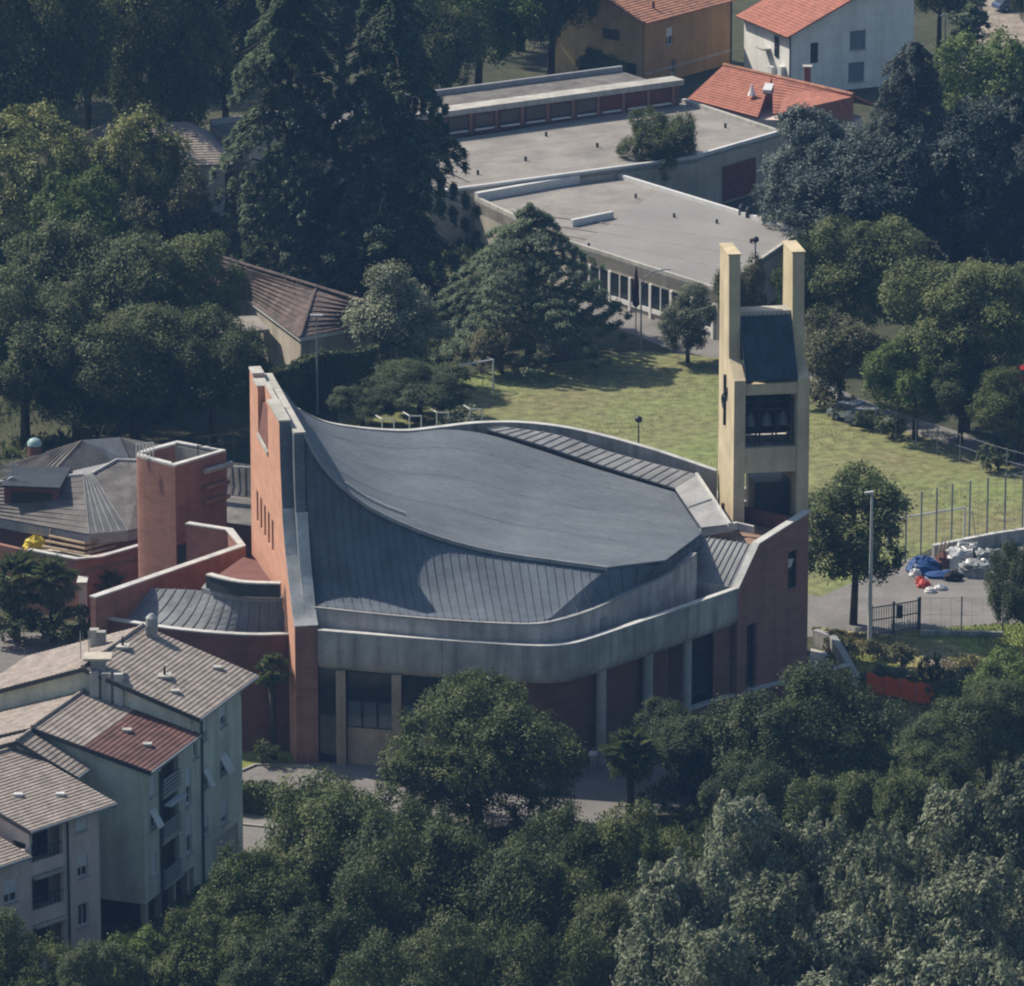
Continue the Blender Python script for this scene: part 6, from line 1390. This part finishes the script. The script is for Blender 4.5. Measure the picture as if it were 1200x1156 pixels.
# ------------------------------------------------------------------ dumped goods in the car park
def lump(name, u, v, sx, sy, sz, m, label, cat, seed, box=False, z0=0):
    b = P(u, v, z0); rs = np.random.default_rng(seed); q = MB(); nu, nv = (18, 9)
    for i in range(nv + 1):
        ph = math.pi / 2 * i / nv
        for j in range(nu):
            a = 2 * math.pi * j / nu; r = math.cos(ph) if not box else min(1, 1.25 * math.cos(ph) ** .35); z = math.sin(ph) if not box else math.sin(ph) ** .5
            k = 1 + rs.uniform(-.22, .2); sq = (1 / max(abs(math.cos(a)), abs(math.sin(a)))) ** (.75 if box else .2)
            q.v.append((b.x + sx * r * math.cos(a) * sq * k * .5, b.y + sy * r * math.sin(a) * sq * k * .5, z0 + sz * z * (1 + rs.uniform(-.2, .12))))
    for i in range(nv):
        for j in range(nu): q.f.append((i * nu + j, i * nu + (j + 1) % nu, (i + 1) * nu + (j + 1) % nu, (i + 1) * nu + j))
    q.f.append(tuple(nv * nu + j for j in range(nu))); q.f.append(tuple(j for j in range(nu - 1, -1, -1)))
    return tag(autosm(q.build(name, m, None, origin=b), 40), label, cat)
lump('yellow_sack', 42, 641, 1.7, 1.1, .8, 'tarp_yellow', 'crumpled yellow plastic sacking on the parish house terrace', 'sack', 41, z0=3.71)
lump('tarpaulin', 1082, 668, 2.4, 2.2, 1.0, 'tarp_blue', 'blue tarpaulin heap beside the tall ball fence', 'tarpaulin', 1)
lump('tarpaulin', 1105, 676, 2.8, 1.4, .45, 'tarp_blue', 'flat blue tarpaulin spread on the asphalt', 'tarpaulin', 2)
lump('rubbish_bag', 1073, 676, .9, .8, .6, 'tarp_white', 'white rubbish bag before the blue tarpaulin heap', 'bag', 3)
lump('rubbish_bag', 1083, 688, 1.0, .9, .55, 'tarp_red', 'red rubbish bag in the middle of the litter', 'bag', 4)
lump('rubbish_bag', 1090, 694, .8, .8, .4, 'tarp_white', 'white rubbish bag beside the red one', 'bag', 5)
lump('rubbish_bag', 1102, 691, .9, .7, .4, 'tarp_white', 'crumpled white bag lying apart on the asphalt', 'bag', 6)
lump('rubbish_bag', 1078, 683, .7, .7, .5, 'tarp_red', 'small red bag by the white bag', 'bag', 7)
lump('rubbish_bag', 1116, 680, 1.3, 1.0, .7, 'rubber', 'black sack at the end of the blue tarpaulin', 'bag', 8)
lump('rubbish_bag', 1108, 664, 1.6, 1.2, 1.1, 'brick_dark', 'reddish brown heap between tarpaulin and wrapped bales', 'heap', 9)
for i, (u, v, sx, sz, lb) in enumerate(((1124, 664, 1.7, 1.3, 'tall grey wrapped bale topped with white sheet'), (1142, 674, 2.0, 1.0, 'grey plastic-wrapped bale nearest the open asphalt'), (1160, 664, 2.0, 1.15, 'pale grey wrapped bale by the low dark wall'), (1134, 658, 1.5, 1.3, 'wrapped bale against the tall ball fence'))):
    lump('wrapped_bale', u, v, sx, 1.5, sz, 'wrap_grey' if i else 'tarp_white', lb, 'bale', 20 + i, True)
lump('white_block', 1173, 668, .6, .6, .6, 'tarp_white', 'small white block beside the pale wrapped bale', 'block', 31, True)
for k in range(5):
    b = P(1096 + 2 * k, 662); q = MB(); q.tube([b, b + V((.5 + .12 * k, .2, 1.9 - .12 * k))], .05, 5); tag(q.build('timber_pole', 'wood', None, origin=b), 'thin pale timber pole leaning in the dump', 'pole', 'timber poles leaning in the dump')

# ------------------------------------------------------------------ cars
def car(u, v, ang, m, label, L=4.2, Wd=1.75):
    b = P(u, v); o = root('parked_car', b, label, 'car'); ca, sa = math.cos(ang), math.sin(ang)
    def X(x, y, z): return V((b.x + x * ca - y * sa, b.y + x * sa + y * ca, z))
    prof_ = [(-L / 2, .35), (-L / 2, .75), (-L * .44, .9), (-L * .36, .95), (L * .2, .95), (L * .42, .85), (L / 2, .65), (L / 2, .35)]
    q = MB(); n = len(prof_); h = Wd / 2
    q.add([X(x, -h * (.97 if z > .8 else 1), z) for x, z in prof_] + [X(x, h * (.97 if z > .8 else 1), z) for x, z in prof_], [tuple(range(n)), tuple(range(2 * n - 1, n - 1, -1))] + [(i, n + i, n + (i + 1) % n, (i + 1) % n) for i in range(n)]); body = q.build('body', m, o)
    ro = [(-L * .42, .94), (-L * .3, 1.42), (L * .08, 1.45), (L * .24, .95)]; q = MB()
    q.add([X(x, -h * (.8 if z > 1 else .93), z) for x, z in ro] + [X(x, h * (.8 if z > 1 else .93), z) for x, z in ro], [(0, 1, 2, 3), (7, 6, 5, 4)] + [(i, 4 + i, 4 + (i + 1) % 4, (i + 1) % 4) for i in range(4)]); q.build('window', 'glass', o)
    q = MB(); q.hexa([X(-L * .305, -h * .79, 1.41), X(L * .085, -h * .79, 1.44), X(L * .085, h * .79, 1.44), X(-L * .305, h * .79, 1.41), X(-L * .28, -h * .72, 1.49), X(L * .06, -h * .72, 1.51), X(L * .06, h * .72, 1.51), X(-L * .28, h * .72, 1.49)]); q.build('roof', m, o)
    for x in (-L * .3, L * .31):
        for y in (-h + .08, h - .08): q = MB(); q.tube([X(x, y - .1, .32), X(x, y + .1, .32)], .32, 14); w_ = q.build('wheel', 'rubber', o); q = MB(); q.tube([X(x, y - .11, .32), X(x, y + .11, .32)], .18, 10); q.build('rim', 'metal_grey', w_)
    for y in (-h * .7, h * .7): q = MB(); c = X(L / 2 - .03, y, .68); q.box(c, (.16, .16, .13)); q.build('headlight', 'metal_white', o)
car(1003, 493, -.55, 'car_white', 'white car behind the wire fence of the field'); car(1024, 500, -.55, 'car_grey', 'grey car behind the wire fence of the field')
car(1198, 452, -.4, 'car_red', 'red car behind the light leafy tree'); car(1188, 12, .4, 'car_blue', 'dark blue car on the upper road')

# ------------------------------------------------------------------ person by the portico
pb = P(695, 906); o = root('person', pb, 'person in white shirt and khaki trousers standing with folded arms by the column', 'person')
def skin_obj(name, verts, edges, radii, m, parent):
    me = bpy.data.meshes.new(name); me.from_pydata(verts, edges, []); ob = bpy.data.objects.new(name, me); COL.objects.link(ob); ob.parent = parent; me.materials.append(MT[m])
    md = ob.modifiers.new('skin', 'SKIN'); md.use_smooth_shade = True
    for i, r_ in enumerate(radii): me.skin_vertices[0].data[i].radius = r_ if isinstance(r_, tuple) else (r_, r_)
    me.skin_vertices[0].data[0].use_root = True
    ob.modifiers.new('sub', 'SUBSURF').levels = 1; return ob
bv = [(0, 0, .95), (0, 0, 1.15), (0, 0, 1.38), (0, 0, 1.5), (0, -.01, 1.62), (0, -.01, 1.74), (-.19, 0, 1.42), (-.25, -.06, 1.15), (.02, -.2, 1.12), (.19, 0, 1.42), (.25, -.06, 1.15), (-.04, -.2, 1.16),
      (-.1, 0, .9), (-.11, -.01, .5), (-.11, .02, .08), (-.12, -.12, .04), (.1, 0, .9), (.11, -.01, .5), (.11, .02, .08), (.12, -.12, .04)]
be_ = [(0, 1), (1, 2), (2, 3), (3, 4), (4, 5), (2, 6), (6, 7), (7, 8), (2, 9), (9, 10), (10, 11), (0, 12), (12, 13), (13, 14), (14, 15), (0, 16), (16, 17), (17, 18), (18, 19)]
br_ = [.14, .14, .15, .055, .08, .075, .06, .045, .035, .06, .045, .035, .085, .062, .042, .035, .085, .062, .042, .035]
skin_obj('body', bv, be_, br_, 'skin', o)
skin_obj('shirt', [bv[0], bv[1], bv[2], (0, 0, 1.46), bv[6], bv[7], bv[9], bv[10]], [(0, 1), (1, 2), (2, 3), (2, 4), (4, 5), (2, 6), (6, 7)], [.165, .165, .175, .08, .085, .062, .085, .062], 'shirt_white', o)
skin_obj('trousers', [bv[0], bv[12], bv[13], (-.11, .02, .14), bv[16], bv[17], (.11, .02, .14)], [(0, 1), (1, 2), (2, 3), (0, 4), (4, 5), (5, 6)], [.16, .105, .08, .065, .105, .08, .065], 'cloth_khaki', o)
q = MB(); c = pb + V((0, .02, 1.74)); q.tube([c + V((0, .02, -.06)), c + V((0, .01, .02)), c + V((0, 0, .09)), c + V((0, 0, .115))], [.09, .1, .07, .02], 10); autosm(q.build('hair', 'hair', o), 60)

# ------------------------------------------------------------------ haze: one closed box of pale air
q = MB(); q.hexa([(-1000, -480, -1), (1000, -480, -1), (1000, 1180, -1), (-1000, 1180, -1), (-1000, -480, 134), (1000, -480, 134), (1000, 1180, 134), (-1000, 1180, 134)])
hm = bpy.data.materials.new('haze'); hm.use_nodes = True; nt = hm.node_tree; nt.nodes.remove(nt.nodes['Principled BSDF'])
pv = nt.nodes.new('ShaderNodeVolumePrincipled'); pv.inputs['Color'].default_value = (.24, .50, 1.0, 1); pv.inputs['Density'].default_value = .00013; pv.inputs['Anisotropy'].default_value = .0
nt.links.new(pv.outputs[0], nt.nodes['Material Output'].inputs['Volume']); MT['haze'] = hm
hz_ = q.build('haze', 'haze', None); tag(hz_, 'pale blue summer haze over the whole place', 'haze', kind='stuff')
